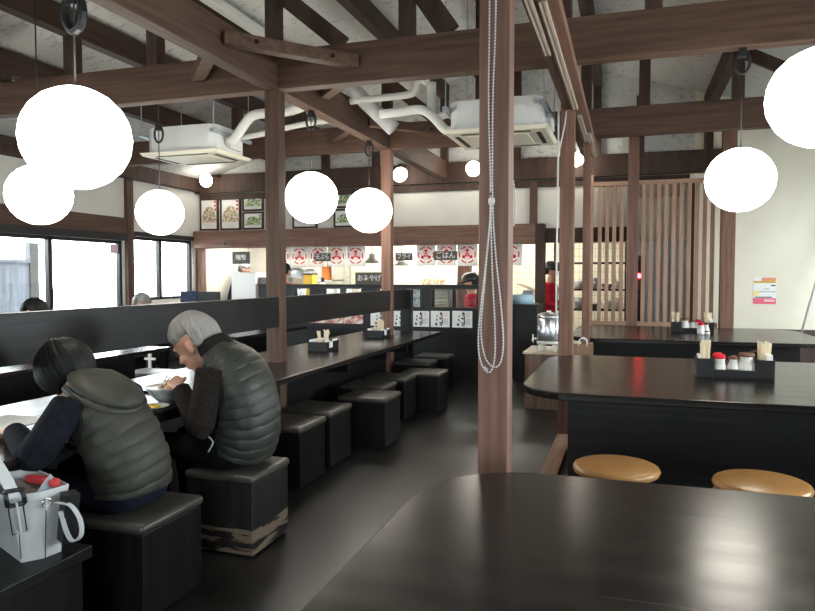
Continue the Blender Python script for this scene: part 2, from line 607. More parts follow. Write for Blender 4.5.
LH = [(-2.0, .6, .62, 1.95), (.9, 3.4, .62, 1.95), (3.7, 5.9, .62, 1.95), (6.0, 8.45, .62, 1.95), (8.66, 10.16, 1.04, 2.03)]
wall_x('wall_left', XL - .12, XL, YF, 14.2, 0, 3.12, LH, M['plaster'])
RH = [(.2, 2.4, .9, 2.2), (2.9, 5.6, .8, 2.3), (6.9, 9.7, .75, 2.4)]
wall_x('wall_right', XR, XR + .12, YF, 14.2, 0, 3.06, RH, M['cream'])

def wall_y(name, y0, y1, x0, x1, z0, holes, m, top=None, extra=()):
    """a wall that faces y, with its top under the roof"""
    mb = MB()
    xs = sorted({x0, x1, RIDGE_X, *extra, *[h[0] for h in holes], *[h[1] for h in holes]})
    xs = [x for x in xs if x0 <= x <= x1]
    for a, b in zip(xs, xs[1:]):
        z = z0
        for h in sorted([h for h in holes if h[0] <= a and h[1] >= b], key=lambda h: h[2]):
            if h[2] > z:
                mb.box(a, b, y0, y1, z, h[2])
            z = h[3]
        za, zb = (top, top) if top else (roof_z(a), roof_z(b))
        mb.add([(a, y0, z), (b, y0, z), (b, y1, z), (a, y1, z), (a, y0, za), (b, y0, zb), (b, y1, zb), (a, y1, za)],
               [(0, 3, 2, 1), (4, 5, 6, 7), (0, 1, 5, 4), (1, 2, 6, 5), (2, 3, 7, 6), (3, 0, 4, 7)])
    return struct(name, mb, m)
# back wall: open to the kitchen from x=-7.05 to the passage beside the lattice, cream wall right of the lattice
wall_y('wall_back', YB, YB + .1, XL, .86, 0, [(-7.06, -.0, 0, 1.92), (.0, .86, 0, 2.74)], M['plaster'], 3.0)
wall_y('wall_back_right', YB, YB + .1, .86, XR, 0, [], M['cream'], 3.03)
wall_y('wall_gable', YB + .001, YB + .1, XL, .86, 3.0, [], M['roof'])
wall_y('wall_gable_right', YB + .001, YB + .1, .86, XR, 3.03, [], M['cream'])
wall_y('wall_front', YF - .12, YF, XL, XR, 0, [(-5.5, -3.2, .9, 2.0), (-1.2, 1.2, .9, 2.0)], M['plaster'])
# kitchen shell behind
struct('wall_kitchen_back', MB().box(XL, XR, 13.6, 13.75, 0, 3.3), M['tile'])
struct('wall_kitchen_corner', MB().box(-6.85, -5.2, 12.4, 12.5, 0, 2.9), M['tile_grey'])
struct('ceiling_kitchen', MB().box(XL, XR, YB + .1, 13.6, 2.72, 2.78), M['plaster'])
struct('baseboard_back', MB().box(1.06, XR, YB - .025, YB, 0, .70), M['dado'])
struct('baseboard_right', MB().box(XR - .025, XR, YF, YB - .03, 0, .70), M['dado'])
struct('baseboard_left', MB().box(XL, XL + .025, YF, YB, 0, .60), M['black_y'])
struct('trim_1', MB().box(XL, XL + .05, YF, 8.49, 2.05, 2.29), M['beam_y'], .004)
struct('trim_2', MB().box(XL, XL + .14, YF, YB, 2.88, 3.10), M['strut'], .004)
struct('trim_3', MB().box(XL, XL + .06, 8.63, YB, 2.03, 2.10), M['frame'])
struct('trim_4', MB().box(XL, XL + .06, 8.49, 8.63, 0, 2.88), M['beam_z'], .004)
struct('trim_5', MB().box(XL, XL + .06, YF, 8.49, 1.95, 2.05), M['frame'])
struct('trim_6', MB().box(XL + .06, -1.30, YB - .24, YB, 1.90, 2.19), M['wood_x'], .005)          # lintel above the kitchen counter
struct('trim_7', MB().box(-1.17, .0, YB - .06, YB, 1.92, 2.13), M['strut'], .004)
struct('trim_13', MB().box(.80, .87, YB - .05, YB + .1, 0, 2.74), M['strut'], .004)
struct('trim_8', MB().box(-1.299, -1.17, YB - .24, YB, 0, 2.19), M['strut'], .004)
struct('trim_9', MB().box(-7.2, -7.07, YB - .10, YB, 0, 1.90), M['wood_z'], .004)
struct('trim_10', MB().box(-1.41, -1.30, YB - .06, YB, 2.19, 2.84), M['beam_z'], .004)
struct('trim_11', MB().box(-7.14, -5.6, YB - .03, YB, 2.835, 2.865), M['plaster'])
struct('trim_12', MB().box(XL + .06, .8, YB - .05, YB, 2.74, 2.84), M['strut'], .004)

# windows in the left wall: frame, mullions, panes
def window(n, holes, x, mulls, side=1):
    y0, y1, z0, z1 = holes
    root = thing('window_%d' % n, None, None, (x, (y0 + y1) / 2, z0))
    root['kind'] = 'structure'
    fr = MB()
    t = .05
    xa, xb = (x - .09, x - .02) if side > 0 else (x + .02, x + .09)
    fr.box(xa, xb, y0, y0 + t, z0, z1).box(xa, xb, y1 - t, y1, z0, z1).box(xa, xb, y0, y1, z0, z0 + t).box(xa, xb, y0, y1, z1 - t, z1)
    for m in mulls:
        fr.box(xa, xb, m - .035, m + .035, z0, z1)
    part('window_frame', fr, M['frame'], root, bev=.004)
    edges = [y0 + t] + [v for m in mulls for v in (m - .035, m + .035)] + [y1 - t]
    xm = (xa + xb) / 2
    for a, b in zip(edges[::2], edges[1::2]):
        part('window_pane', MB().box(xm - .003, xm + .003, a, b, z0 + t, z1 - t), M['glass'], root)
    return root
for i, h in enumerate(LH):
    window(i + 1, h, XL, {0: [-.7], 1: [2.1], 2: [4.8], 3: [7.12], 4: [9.34]}[i])
for i, h in enumerate(RH):
    window(6 + i, h, XR, [(h[0] + h[1]) / 2], -1)
part('window_latch', MB().box(XL - .06, XL - .01, 7.09, 7.15, 1.05, 1.25), M['frame'], bpy.data.objects['window_4'], bev=.004)
def window_front(n, h):
    x0, x1, z0, z1 = h
    root = thing('window_%d' % n, None, None, ((x0 + x1) / 2, YF - .06, z0))
    root['kind'] = 'structure'
    fr = MB()
    xm = (x0 + x1) / 2
    for a, b in ((x0, x0 + .05), (x1 - .05, x1), (xm - .035, xm + .035)):
        fr.box(a, b, YF - .09, YF - .03, z0, z1)
    fr.box(x0, x1, YF - .09, YF - .03, z0, z0 + .05).box(x0, x1, YF - .09, YF - .03, z1 - .05, z1)
    part('window_frame', fr, M['frame'], root)
    part('window_pane', MB().box(x0 + .05, xm - .035, YF - .063, YF - .057, z0 + .05, z1 - .05), M['glass'], root)
    part('window_pane', MB().box(xm + .035, x1 - .05, YF - .063, YF - .057, z0 + .05, z1 - .05), M['glass'], root)
window_front(9, (-5.5, -3.2, .9, 2.0))
window_front(10, (-1.2, 1.2, .9, 2.0))
struct('wall_rear_ground', MB().box(-16, 12, -12, YF - .12, -.12, -.02), M['ground'])
# daylight portals: they only guide the sampling of the sky through the openings
def portal(loc, rot, sx, sy):
    l = bpy.data.lights.new('daylight_portal', 'AREA')
    l.shape = 'RECTANGLE'
    l.size, l.size_y = sx, sy
    l.cycles.is_portal = True
    o = bpy.data.objects.new('daylight_portal', l)
    o.location = loc
    o.rotation_euler = rot
    col.objects.link(o)
portal((XL - .13, 4.1, 1.33), (0, R_(-90), 0), 1.45, 12.4)
portal((XR + .13, 4.95, 1.58), (0, R_(90), 0), 1.75, 9.7)
portal((-2.15, YF - .13, 1.45), (R_(90), 0, 0), 6.8, 1.15)

# ------------------------------------------------------------------ timber frame of the roof (building structure)
ROWS = [-.56, 2.17, 4.90, 7.60, 10.24]
POSTX = (-2.78, -2.66)
for i, y in enumerate(ROWS):
    d = .12
    struct('roof_tie_beam', MB().box(XL + .005, XR - .01 if i < 4 else 1.33, y, y + d, 2.90 if i < 4 else 2.85, 3.20 if i < 4 else 3.16), M['beam_x'] if i in (1, 2, 3) else M['strut'], .006)
for a, b in zip(ROWS, ROWS[1:]):
    struct('roof_side_beam', MB().box(POSTX[0] - .0, POSTX[1] + .0, a + .121, b - .001, 2.90, 3.17), M['beam_y'], .006)
for y in ROWS:
    for x in (-5.55, -4.73, -3.85, -2.72, -1.6, -.45, .14, 1.03, 2.2, 3.1):
        if y > 10 and x > 1.2:
            continue
        top = roof_z(x) - .25
        struct('roof_strut', MB().box(x - .055, x + .055, y + .005, y + .115, 3.20 if y < 10 else 3.16, top), M['strut'], .004)
for x in (-5.55, -4.73, -3.85, -2.72, -1.6, -.45, 1.03, 2.2, 3.1):
    z = roof_z(x)
    struct('roof_purlin', MB().box(x - .06, x + .06, YF, YB, z - .255, z - .03), M['purlin'], .005)
for y in ROWS[1:4]:
    yy = y + .06
    struct('roof_brace', MB().bar((-2.95, yy, 3.90), (-2.12, yy, 3.21), .05, .13), M['strut'], .004)
    struct('roof_brace', MB().bar((-1.62, yy, 3.72), (-1.27, yy, 3.21), .05, .16), M['strut'], .004)
    struct('roof_brace', MB().bar((1.09, yy, 3.66), (1.95, yy, 3.20), .05, .12), M['strut'], .004)
def hiuchi(a, b, z, bolt=False):
    o = struct('corner_brace', MB().bar((*a, z), (*b, z), .10, .09), M['beam_x'], .005)
    a, b = Vector((*a, z)), Vector((*b, z))
    d = (b - a).normalized()
    s = Vector((d.y, -d.x, 0))
    for p in (a + d * .22, b - d * .22):
        part('bolt', MB().tube([p + s * .045, p + s * .062], .016, 8), M['iron'], o)
    return o
hiuchi((-2.66, 4.13), (-1.99, 4.90), 3.045)
hiuchi((-2.78, 4.22), (-3.40, 4.90), 3.06)
hiuchi((-2.66, 5.78), (-1.95, 5.02), 3.08)
hiuchi((-2.78, 5.78), (-3.50, 5.02), 3.08)
hiuchi((-2.66, 6.88), (-2.0, 7.60), 3.06)
hiuchi((-2.78, 6.88), (-3.4, 7.60), 3.06)

# pillars
def pillar(label, x, y, z1, z0=0, w=.12, m='wood_z'):
    return solo('timber_pillar', label, 'pillar', MB().box(x, x + w, y, y + w, z0, z1), M[m], bev=.006)
pillar('reddish-brown timber pillar standing alone at the corner of the front table, hung with a white bead chain', -.57, 2.69, 4.35)
pillar('brown timber pillar with a white cable, at the far edge of the table with the black condiment caddy', -.57, 6.05, 2.9)
pillar('brown timber pillar rising through the black counter beside the grey-haired diner', -2.78, 4.90, 2.9, m='beam_z')  # same timber as the others; left-side dimness is put into the darker colour
pillar('brown timber pillar at the far end of the counter, behind the second chopstick box', -2.78, 7.60, 2.9)
pillar('pale brown timber pillar in front of the middle of the slatted screen', -.015, 9.72, 3.3, 0, .14)
pillar('brown timber pillar at the right end of the slatted screen beside the cream wall', 1.165, 9.88, 3.5, 0, .17)
pillar('slim brown door jamb post at the far end of the overhead sliding track', -.465, 7.50, 2.83, 0, .08)

# sliding door head with tracks over the right pillars, sill on the floor
t = thing('sliding_door_track', 'brown overhead beam with pale metal sliding-door rails running over the row of pillars', 'track', (-.45, 6, 2.74))
part('head_beam', MB().box(-.475, -.355, 2.82, 8.45, 2.83, 2.895), M['wood_y'], t, bev=.004)
part('head_board', MB().box(-.545, -.475, 2.82, 8.45, 2.845, 2.895), M['beam_y'], t, bev=.004)
for (x, a, b) in ((-.50, 2.9, 4.45), (-.435, 3.6, 5.95), (-.425, 6.2, 7.4), (-.385, 7.0, 8.4)):
    mb = MB()
    for k in (-.012, .012):
        mb.box(x + k - .007, x + k + .007, a, b, 2.812, 2.83)
    mb.box(x - .017, x + .017, a, b, 2.823, 2.829)
    part('rail', mb, M['rail'], t)
solo('floor_sill', 'low brown wooden floor sill running between the two pillars', 'sill', MB().box(-.57, -.45, 2.811, 6.049, 0, .045), M['lattice_y'], bev=.004)
cab = MB().tube([(-.585, 6.04, 2.85), (-.585, 6.04, 2.5), (-.59, 6.04, 1.6), (-.59, 6.04, .9)], .008, 8)
cab.tube([(-.52, 6.035, 2.83), (-.53, 6.035, 2.72), (-.583, 6.035, 2.46), (-.583, 6.035, 2.2)], .006, 8)
solo('cable', 'white cable running down the edge of the far pillar', 'cable', cab, M['white'], True)

# ------------------------------------------------------------------ long counter on the left
t = thing('counter_table', 'long black wooden counter where the two diners in vests sit', 'counter', (-2.7, 4.5, 0))
top = MB()
y0, y1 = .4, 8.28
top.box(-2.655, -2.22, y0, y1, .685, .725)
for a, b in ((y0, 4.895), (5.025, 7.595), (7.725, y1)):
    top.box(-2.785, -2.655, a, b, .685, .725)
top.box(-3.19, -2.785, y0, y1, .685, .725)
part('counter_top', top, M['table_y'], t, bev=.004)
for a, b in ((.5, 4.85), (5.07, 7.55), (7.77, 8.22)):
    part('support_panel', MB().box(-2.76, -2.70, a, b, 0, .685), M['black_z'], t, bev=.003)
for y in (4.2, 5.6, 6.6, 7.3):
    part('bracket', MB().box(-2.70, -2.36, y, y + .04, .56, .685), M['black_x'], t, bev=.003)
part('edge_rail', MB().box(-2.70, -2.45, .5, 8.2, .655, .684), M['black_y'], t)
def rail(label, a, b, x0=-2.735, x1=-2.662):
    return solo('divider_rail', label, 'rail', MB().box(x0, x1, a, b, 1.012, 1.252), M['black_y'], bev=.004)
rail('nearest span of black rail board above the counter, behind the seated diners', .4, 4.899)
rail('middle span of black rail board above the counter, between its two pillars', 5.021, 7.599)
rail('short last span of black rail board past the farther counter pillar', 7.721, 8.20)
solo('end_panel', 'upright black panel closing the far end of the counter', 'panel', MB().box(-2.74, -2.60, 8.201, 8.30, .726, 1.252).box(-2.74, -2.6, 8.281, 8.32, 0, .726), M['black_z'], bev=.004)

# ------------------------------------------------------------------ box stools
def box_stool(x, y, label, sx=.43, sy=.42, rz=0.0, worn=False):
    bm_ = M['worn'] if worn else M['black_z']
    t = thing('box_stool', label, 'stool', (x, y, 0), rz)
    hx, hy = sx / 2, sy / 2
    b = MB().box(-hx + .012, hx - .012, -hy + .012, hy - .012, .012, .375)
    part('box_base', b, bm_, t, bev=.004, world=False)
    part('plinth', MB().box(-hx + .03, hx - .03, -hy + .03, hy - .03, 0, .012), M['black'], t, world=False)
    c = MB().box(-hx, hx, -hy, hy, .375, .42)
    o = part('seat_cushion', c, M['cushion'], t, world=False, smooth=True)
    bevel(o, .020, 4)
    return t
box_stool(-2.05, 2.45, 'black box stool the dark-haired diner sits on')
box_stool(-1.97, 3.165, 'black box stool with worn scuffed base, under the grey-haired diner', .41, .40, worn=True)
box_stool(-2.255, 4.24, 'empty black box stool nearest to the grey-haired diner')
box_stool(-2.275, 4.77, 'empty black box stool, second along the counter past the grey-haired diner')
box_stool(-2.08, 5.42, 'empty black box stool pulled out into the aisle, nearer of the two pulled out')
box_stool(-2.30, 5.96, 'empty black box stool tucked just behind the nearer pulled-out stool', sy=.40)
box_stool(-2.27, 6.50, 'empty black box stool opposite the second chopstick box', sy=.40)
box_stool(-2.045, 6.93, 'empty black box stool pulled out into the aisle, farther of the two pulled out', sy=.40)
box_stool(-2.39, 7.74, 'empty black box stool, last but one towards the serving partition', sy=.40)
box_stool(-2.34, 8.38, 'empty black box stool farthest down the counter, by the serving partition', sy=.40)
t = thing('box_stool', 'black box stool with a flat plank top, carrying the white handbag', 'stool', (-2.10, 1.80, 0))
part('box_base', MB().box(-.19, .19, -.20, .20, .0, .375), M['black_z'], t, bev=.004, world=False)
part('plank_top', MB().box(-.215, .215, -.225, .225, .375, .42), M['black_y'], t, bev=.004, world=False)

# ------------------------------------------------------------------ big tables on the right
def big_table(y, label):
    t = thing('communal_table', label, 'table', (.68, y, 0))
    top = MB().prism(round_rect(-1.30, 1.30, -1.0, 1.0, .36, 10), .705, .75)
    part('table_top', top, M['table_x'], t, bev=.006, world=False)
    part('support_panel', MB().box(-1.02, 1.02, -.70, -.64, 0, .705), M['black_x'], t, bev=.003, world=False)
    part('support_panel', MB().box(-1.02, 1.02, .64, .70, 0, .705), M['black_x'], t, bev=.003, world=False)
    part('support_panel', MB().box(-1.02, -.96, -.64, .64, 0, .705), M['black_x'], t, bev=.003, world=False)
    part('support_panel', MB().box(.96, 1.02, -.64, .64, 0, .705), M['black_x'], t, bev=.003, world=False)
    return t
big_table(1.33, 'black wooden communal table with rounded corner, empty, closest to the viewer')
big_table(4.97, 'black communal table with rounded corners holding the larger black condiment caddy')
big_table(8.62, 'farthest black communal table, standing in front of the slatted screen')

def round_stool(x, y, label, rz):
    t = thing('round_stool', label, 'stool', (x, y, 0), rz)
    t.scale = (1, 1, 1.062)
    part('seat', MB().lathe([(.001, .405), (.19, .405), (.205, .412), (.212, .428), (.205, .442), (.19, .449), (.001, .452)], n=40), M['honey'], t, smooth=True, world=False)
    legs = []
    for k in range(4):
        a = PI / 4 + k * PI / 2
        d = Vector((math.cos(a), math.sin(a), 0))
        p = [d * .215 + Vector((0, 0, 0)), d * .208 + Vector((0, 0, .25)), d * .203 + Vector((0, 0, .36)), d * .17 + Vector((0, 0, .392)), d * .10 + Vector((0, 0, .396))]
        part('leg', MB().tube(smooth_path(p, 4), .015, 8), M['honey'], t, smooth=True, world=False)
    part('stretcher', MB().tube([(.205 * math.cos(2 * PI * k / 24), .205 * math.sin(2 * PI * k / 24), .20) for k in range(25)], .011, 8), M['honey'], t, smooth=True, world=False)
    return t
round_stool(-.045, 3.55, 'round honey-coloured wooden stool nearest the lone pillar', .1)
round_stool(.60, 3.47, 'round honey-coloured wooden stool below the black condiment caddy', .5)
round_stool(-.43, 7.20, 'round wooden stool carrying the brown paper bag', .2)
round_stool(1.80, 7.42, 'round wooden stool behind the right end of the caddy table', .2)

# ------------------------------------------------------------------ globes
def globe(x, y, z, d, ztop, label, hook=True, hz=None):
    t = thing('pendant_lamp', label, 'lamp', (x, y, z), 0, None)
    r = d / 2
    mb = MB()
    rs = []
    nv, nu = 22, 32
    rnd = random.Random(int(x * 100 + y * 10))
    for j in range(nv + 1):
        th = .14 + (PI - .28) * j / nv
        rr = r * (1 + .006 * math.cos(th * 20))
        rs.append([(rr * math.sin(th) * math.cos(2 * PI * k / nu) * (1 + rnd.uniform(-.004, .004)), rr * math.sin(th) * math.sin(2 * PI * k / nu), -rr * .965 * math.cos(th)) for k in range(nu)])
    mb.rings([[Vector(p) for p in q] for q in rs])
    part('globe_shade', mb, M['globe'], t, smooth=True, world=False)
    part('top_ring', MB().lathe([(.03, r * .95), (.034, r * .965), (.03, r * .985), (.02, r * .985)], n=16), M['iron'], t, smooth=True, world=False)
    part('cord', MB().tube([(0, 0, r * .96), (0, 0, ztop - z)], .0045, 8), M['black'], t, smooth=True, world=False)
    if hook:
        h = (hz or ztop) - z
        k = MB()
        k.tube([(.045 * math.cos(a), 0, h - .09 + .075 * math.sin(a)) for a in [2 * PI * i / 18 for i in range(19)]], .020 if d == .445 else .010, 8)
        k.box(-.022, .022, -.02, .02, h - .06, h)
        part('cord_hook', k, M['black'], t, world=False)
    return t
globe(-2.24, 2.36, 2.005, .445, 3.6, 'large lit white paper globe lamp closest to the viewer on the aisle side', hz=2.62)
globe(-3.90, 3.76, 1.985, .43, roof_z(-3.9) - .25, 'lit white globe lamp just below and behind the largest left one, nearest the sliding windows')
globe(-4.08, 5.28, 2.0, .425, roof_z(-4.08) - .05, 'lit white globe lamp hanging under the white air conditioner beside the windows', hz=2.80)
globe(-2.72, 5.62, 2.125, .475, 2.9, 'lit white globe lamp hanging just right of the nearer counter pillar')
globe(-2.715, 7.05, 2.14, .505, 2.9, 'lit white globe lamp hanging in front of the farther counter pillar')
globe(.69, 4.96, 2.05, .43, 2.90, 'lit white globe lamp hanging over the caddy table by the slatted screen')
globe(.80, 3.45, 2.205, .45, roof_z(.8) - .03, 'lit white globe lamp over the right-hand tables, higher and nearer than its neighbour', False)

# spotlights
def spot(x, y, z, aim, label, top):
    t = thing('spotlight', label, 'lamp', (x, y, z))
    d = Vector(aim).normalized()
    q = d.to_track_quat('Z', 'Y').to_matrix().to_4x4()
    part('bulb', MB().lathe([(.02, -.03), (.055, .0), (.075, .03), (.08, .06), (.07, .085), (.03, .1)], n=20).xf(q), M['spot'], t, smooth=True, world=False)
    part('socket', MB().lathe([(.025, -.13), (.032, -.12), (.032, -.035), (.02, -.03)], n=16).xf(q), M['black'], t, smooth=True, world=False)
    p = d * -.12
    part('arm', MB().tube([p, (p.x * .6, p.y * .5 + (10.24 - y) * .5, top - z), (0, 10.245 - y, top - z)], .011, 8), M['black'], t, smooth=True, world=False)
    t.scale = (1.4, 1.0, 1.4)
    return t
spot(-6.68, 9.88, 3.03, (.05, -1, -.35), 'lit round spotlight above the menu pictures in the far left corner', 3.10)
spot(-3.33, 9.88, 2.985, (.55, -.7, -.5), 'lit spotlight on the beam just beside the farther counter pillar', 3.10)
spot(-2.14, 9.88, 3.0, (-.35, -1, -.25), 'lit spotlight on the back beam left of the lone pillar', 3.10)
spot(-.74, 9.95, 3.11, (.3, -.4, -1), 'small lit spotlight washing the back beam above the lattice', 3.10)

# ------------------------------------------------------------------ air conditioners and pipes
def air_con(x, y, z, w, d, label, rodtop):
    t = thing('air_conditioner', label, 'air conditioner', (x, y, z))
    part('body', MB().prism([(-w * .44, -d * .36), (-w * .36, -d * .44), (w * .36, -d * .44), (w * .44, -d * .36), (w * .44, d * .36), (w * .36, d * .44), (-w * .36, d * .44), (-w * .44, d * .36)], .035, .30), M['ac_body'], t, bev=.006, world=False)
    pn = part('panel', MB().add([(-w / 2, -d / 2, .035), (w / 2, -d / 2, .035), (w / 2, d / 2, .035), (-w / 2, d / 2, .035), (-w * .47, -d * .47, 0), (w * .47, -d * .47, 0), (w * .47, d * .47, 0), (-w * .47, d * .47, 0)],
                  [(0, 1, 2, 3), (7, 6, 5, 4), (0, 4, 5, 1), (1, 5, 6, 2), (2, 6, 7, 3), (3, 7, 4, 0)]), M['ac_panel'], t, bev=.005, world=False)
    g = MB()
    g.box(-w * .33, w * .33, -d * .41, -d * .37, -.004, .002)
    g.box(-w * .33, w * .33, d * .37, d * .41, -.004, .002)
    g.box(w * .37, w * .41, -d * .3, d * .3, -.004, .002)
    g.box(-w * .41, -w * .37, -d * .3, d * .3, -.004, .002)
    part('air_slot', g, M['vent'], pn, world=False)
    part('intake_grille', MB().box(-w * .29, w * .29, -d * .29, d * .29, -.006, .001), M['ac_panel'], pn, bev=.003, world=False)
    part('service_cover', MB().box(-w * .2, -w * .02, -d * .444, -d * .44, .10, .24), M['ac_body'], t, bev=.002, world=False)
    part('service_cover', MB().box(w * .2, w * .3, -d * .445, -d * .44, .17, .26), M['ac_body'], t, bev=.002, world=False)
    part('pipe_flange', MB().box(w * .44, w * .49, -d * .1, d * .22, .08, .2), M['ac_body'], t, bev=.006, world=False)
    for sx in (-1, 1):
        part('hanging_rail', MB().box(sx * w * .46 - .02, sx * w * .46 + .02, -d * .55, d * .55, .20, .235), M['steel_dull'], t, world=False)
        for sy in (-1, 1):
            part('hanger_rod', MB().tube([(sx * w * .46, sy * d * .5, .21), (sx * w * .46, sy * d * .5, rodtop(x + sx * w * .46) - z)], .006, 6), M['steel_dull'], t, world=False)
    return t
air_con(-4.46, 6.40, 2.685, .95, .68, 'white ceiling air conditioner with cream panel near the left windows', lambda x: roof_z(x) - .002)
air_con(-1.145, 6.45, 2.70, .95, .86, 'white ceiling air conditioner partly behind the lone pillar', lambda x: roof_z(x) - .002)
def pipe(label, pts, r, m='duct', k=5):
    return solo('insulated_pipe', label, 'pipe', MB().tube(smooth_path(pts, k), r, 14), M[m], True)
pipe('white insulated pipe bending up from the left air conditioner', [(-4.02, 6.32, 2.84), (-3.95, 6.32, 2.845), (-3.80, 6.32, 3.02), (-3.68, 6.32, 3.09), (-3.3, 6.32, 3.10), (-3.05, 6.32, 3.17), (-2.87, 6.32, 3.25)], .05)
pipe('thin white pipe running level behind the nearer counter pillar', [(-4.0, 6.5, 2.90), (-3.7, 6.5, 2.93), (-3.3, 6.5, 2.99), (-2.86, 6.5, 3.02)], .028)
pipe('pale grey wrapped duct lying behind the side beam', [(-2.79, 6.2, 3.345), (-2.62, 6.28, 3.27), (-2.42, 6.38, 3.07), (-2.22, 6.45, 2.87)], .075, 'duct_grey')
pipe('white pipe hooking over at its end, above the lower white pipe', [(-2.62, 6.3, 3.14), (-2.3, 6.3, 3.145), (-2.02, 6.3, 3.155), (-1.95, 6.3, 3.19), (-1.93, 6.3, 3.26), (-1.88, 6.3, 3.285), (-1.83, 6.3, 3.25)], .034)
pipe('white pipe dropping upright to the pipe joint beside the right air conditioner', [(-1.815, 6.38, 3.27), (-1.815, 6.38, 3.12), (-1.815, 6.38, 2.97)], .045)
pipe('lower white pipe running level and down to the right air conditioner', [(-2.30, 6.28, 2.985), (-2.1, 6.28, 2.99), (-1.9, 6.28, 3.0), (-1.78, 6.28, 2.93), (-1.66, 6.28, 2.80), (-1.60, 6.28, 2.775)], .043)
pipe('short white pipe linking the pipe joint with the right air conditioner casing', [(-1.77, 6.46, 2.96), (-1.66, 6.46, 2.985), (-1.585, 6.46, 2.98)], .038)
solo('roof_duct', 'long pale duct lying along the roof slope at upper left', 'duct', MB().box(-3.76, -3.66, YF + .02, 10.2, 3.93, 4.02), M['duct'], bev=.01)
solo('pipe_joint', 'pale square pipe box at the head of the wrapped duct', 'duct', MB().box(-2.95, -2.80, 5.98, 6.18, 3.19, 3.42), M['duct_grey'], bev=.02)

# ------------------------------------------------------------------ slatted screen
t = thing('slatted_screen', 'tall brown slatted wooden screen in front of the kitchen passage', 'screen', (.2, 10.12, 0))
fr = MB()
fr.box(-.48, 1.16, 10.09, 10.15, 2.69, 2.75).box(-.48, 1.16, 10.09, 10.15, .72, .785)
fr.box(-.56, -.48, 10.08, 10.16, 0, 2.85)
part('frame', fr, M['lattice_x'], t, bev=.004)
x = -.415
while x < 1.11:
    part('slat', MB().box(x, x + .052, 10.10, 10.135, .785, 2.69), M['lattice_z'], t, bev=.003)
    x += .098
solo('low_board', 'low dark brown board closing the foot of the slatted screen', 'panel', MB().box(-.475, 1.155, 10.16, 10.19, 0, .74), M['dado'], bev=.003)

# what stands behind the screen
t = thing('refrigerator', 'tall blue-grey steel refrigerator seen through the slats', 'refrigerator', (.55, 11.3, 0))
part('cabinet', MB().box(.05, 1.15, 11.0, 11.7, .08, 1.95), M['steel_dull'], t, bev=.01)
for a, b in ((.07, .59), (.61, 1.13)):
    d = part('door', MB().box(a, b, 10.975, 11.0, .12, 1.9), M['steel_dull'], t, bev=.006)
    part('handle', MB().tube([(b - .06, 10.96, .9), (b - .06, 10.95, 1.3)], .012, 8), M['chrome'], d)
part('foot', MB().box(.1, 1.1, 11.05, 11.65, 0, .08), M['black'], t)
solo('partition_board', 'plain white board wall behind the upper half of the slats', 'panel', MB().box(.0, 1.02, 12.0, 12.05, 0, 2.72), M['plaster'])
t = thing('alarm_lamp', 'small glowing red lamp on a black box behind the slats', 'lamp', (.10, 10.42, 1.25))
part('box', MB().box(.10, .20, 10.40, 10.46, 1.22, 1.34), M['black'], t, bev=.004)
part('box', MB().box(.10, .20, 10.40, 10.46, 1.08, 1.17), M['black'], t, bev=.004)
part('bracket', MB().box(.13, .17, 10.42, 10.46, .3, 1.65), M['iron'], t)
part('lens', MB().ball((.152, 10.385, 1.425), .035), M['alarm'], t, smooth=True)
solo('alarm_stand', 'dark board carrying the red alarm lamp', 'stand', MB().box(.06, .24, 10.461, 10.50, 0, 1.72), M['dado'])

# ------------------------------------------------------------------ serving partition (dark, with windows) and kitchen
t = thing('serving_partition', 'long black serving partition with a row of small windows below the banners', 'partition', (-3.4, 9.3, 0))
PX0, PX1, PY0, PY1 = -5.35, -1.55, 9.20, 9.32
wins = [(-4.86 - .34 * 0, -4.80), (-4.75, -4.49), (-4.27, -4.00), (-3.95, -3.67), (-3.42, -3.18), (-2.98, -2.78), (-2.60, -2.31), (-2.28, -1.97)]
pb = MB()
zb, zt = .985, 1.235
edges = [PX0] + [e for w in wins[1:] for e in w] + [PX1]
for a, b in zip(edges[::2], edges[1::2]):
    pb.box(a, b, PY0, PY1, zb, zt)
pb.box(PX0, PX1, PY0, PY1, 0, zb).box(PX0, PX1, PY0, PY1, zt, 1.285)
part('panel', pb, M['black_z'], t, bev=.003)
part('cap', MB().box(PX0, PX1, PY0 - .03, PY1 + .05, 1.285, 1.30), M['black_x'], t, bev=.003)
for a, b in wins[1:]:
    part('window_frame', MB().box(a - .022, a, PY0 - .008, PY0 + .02, zb - .02, zt + .02).box(b, b + .022, PY0 - .008, PY0 + .02, zb - .02, zt + .02).box(a, b, PY0 - .008, PY0 + .02, zb - .02, zb).box(a, b, PY0 - .008, PY0 + .02, zt, zt + .02), M['black'], t)
    part('window_pane', MB().box(a, b, PY0 + .05, PY0 + .054, zb, zt), M['glass'], t)

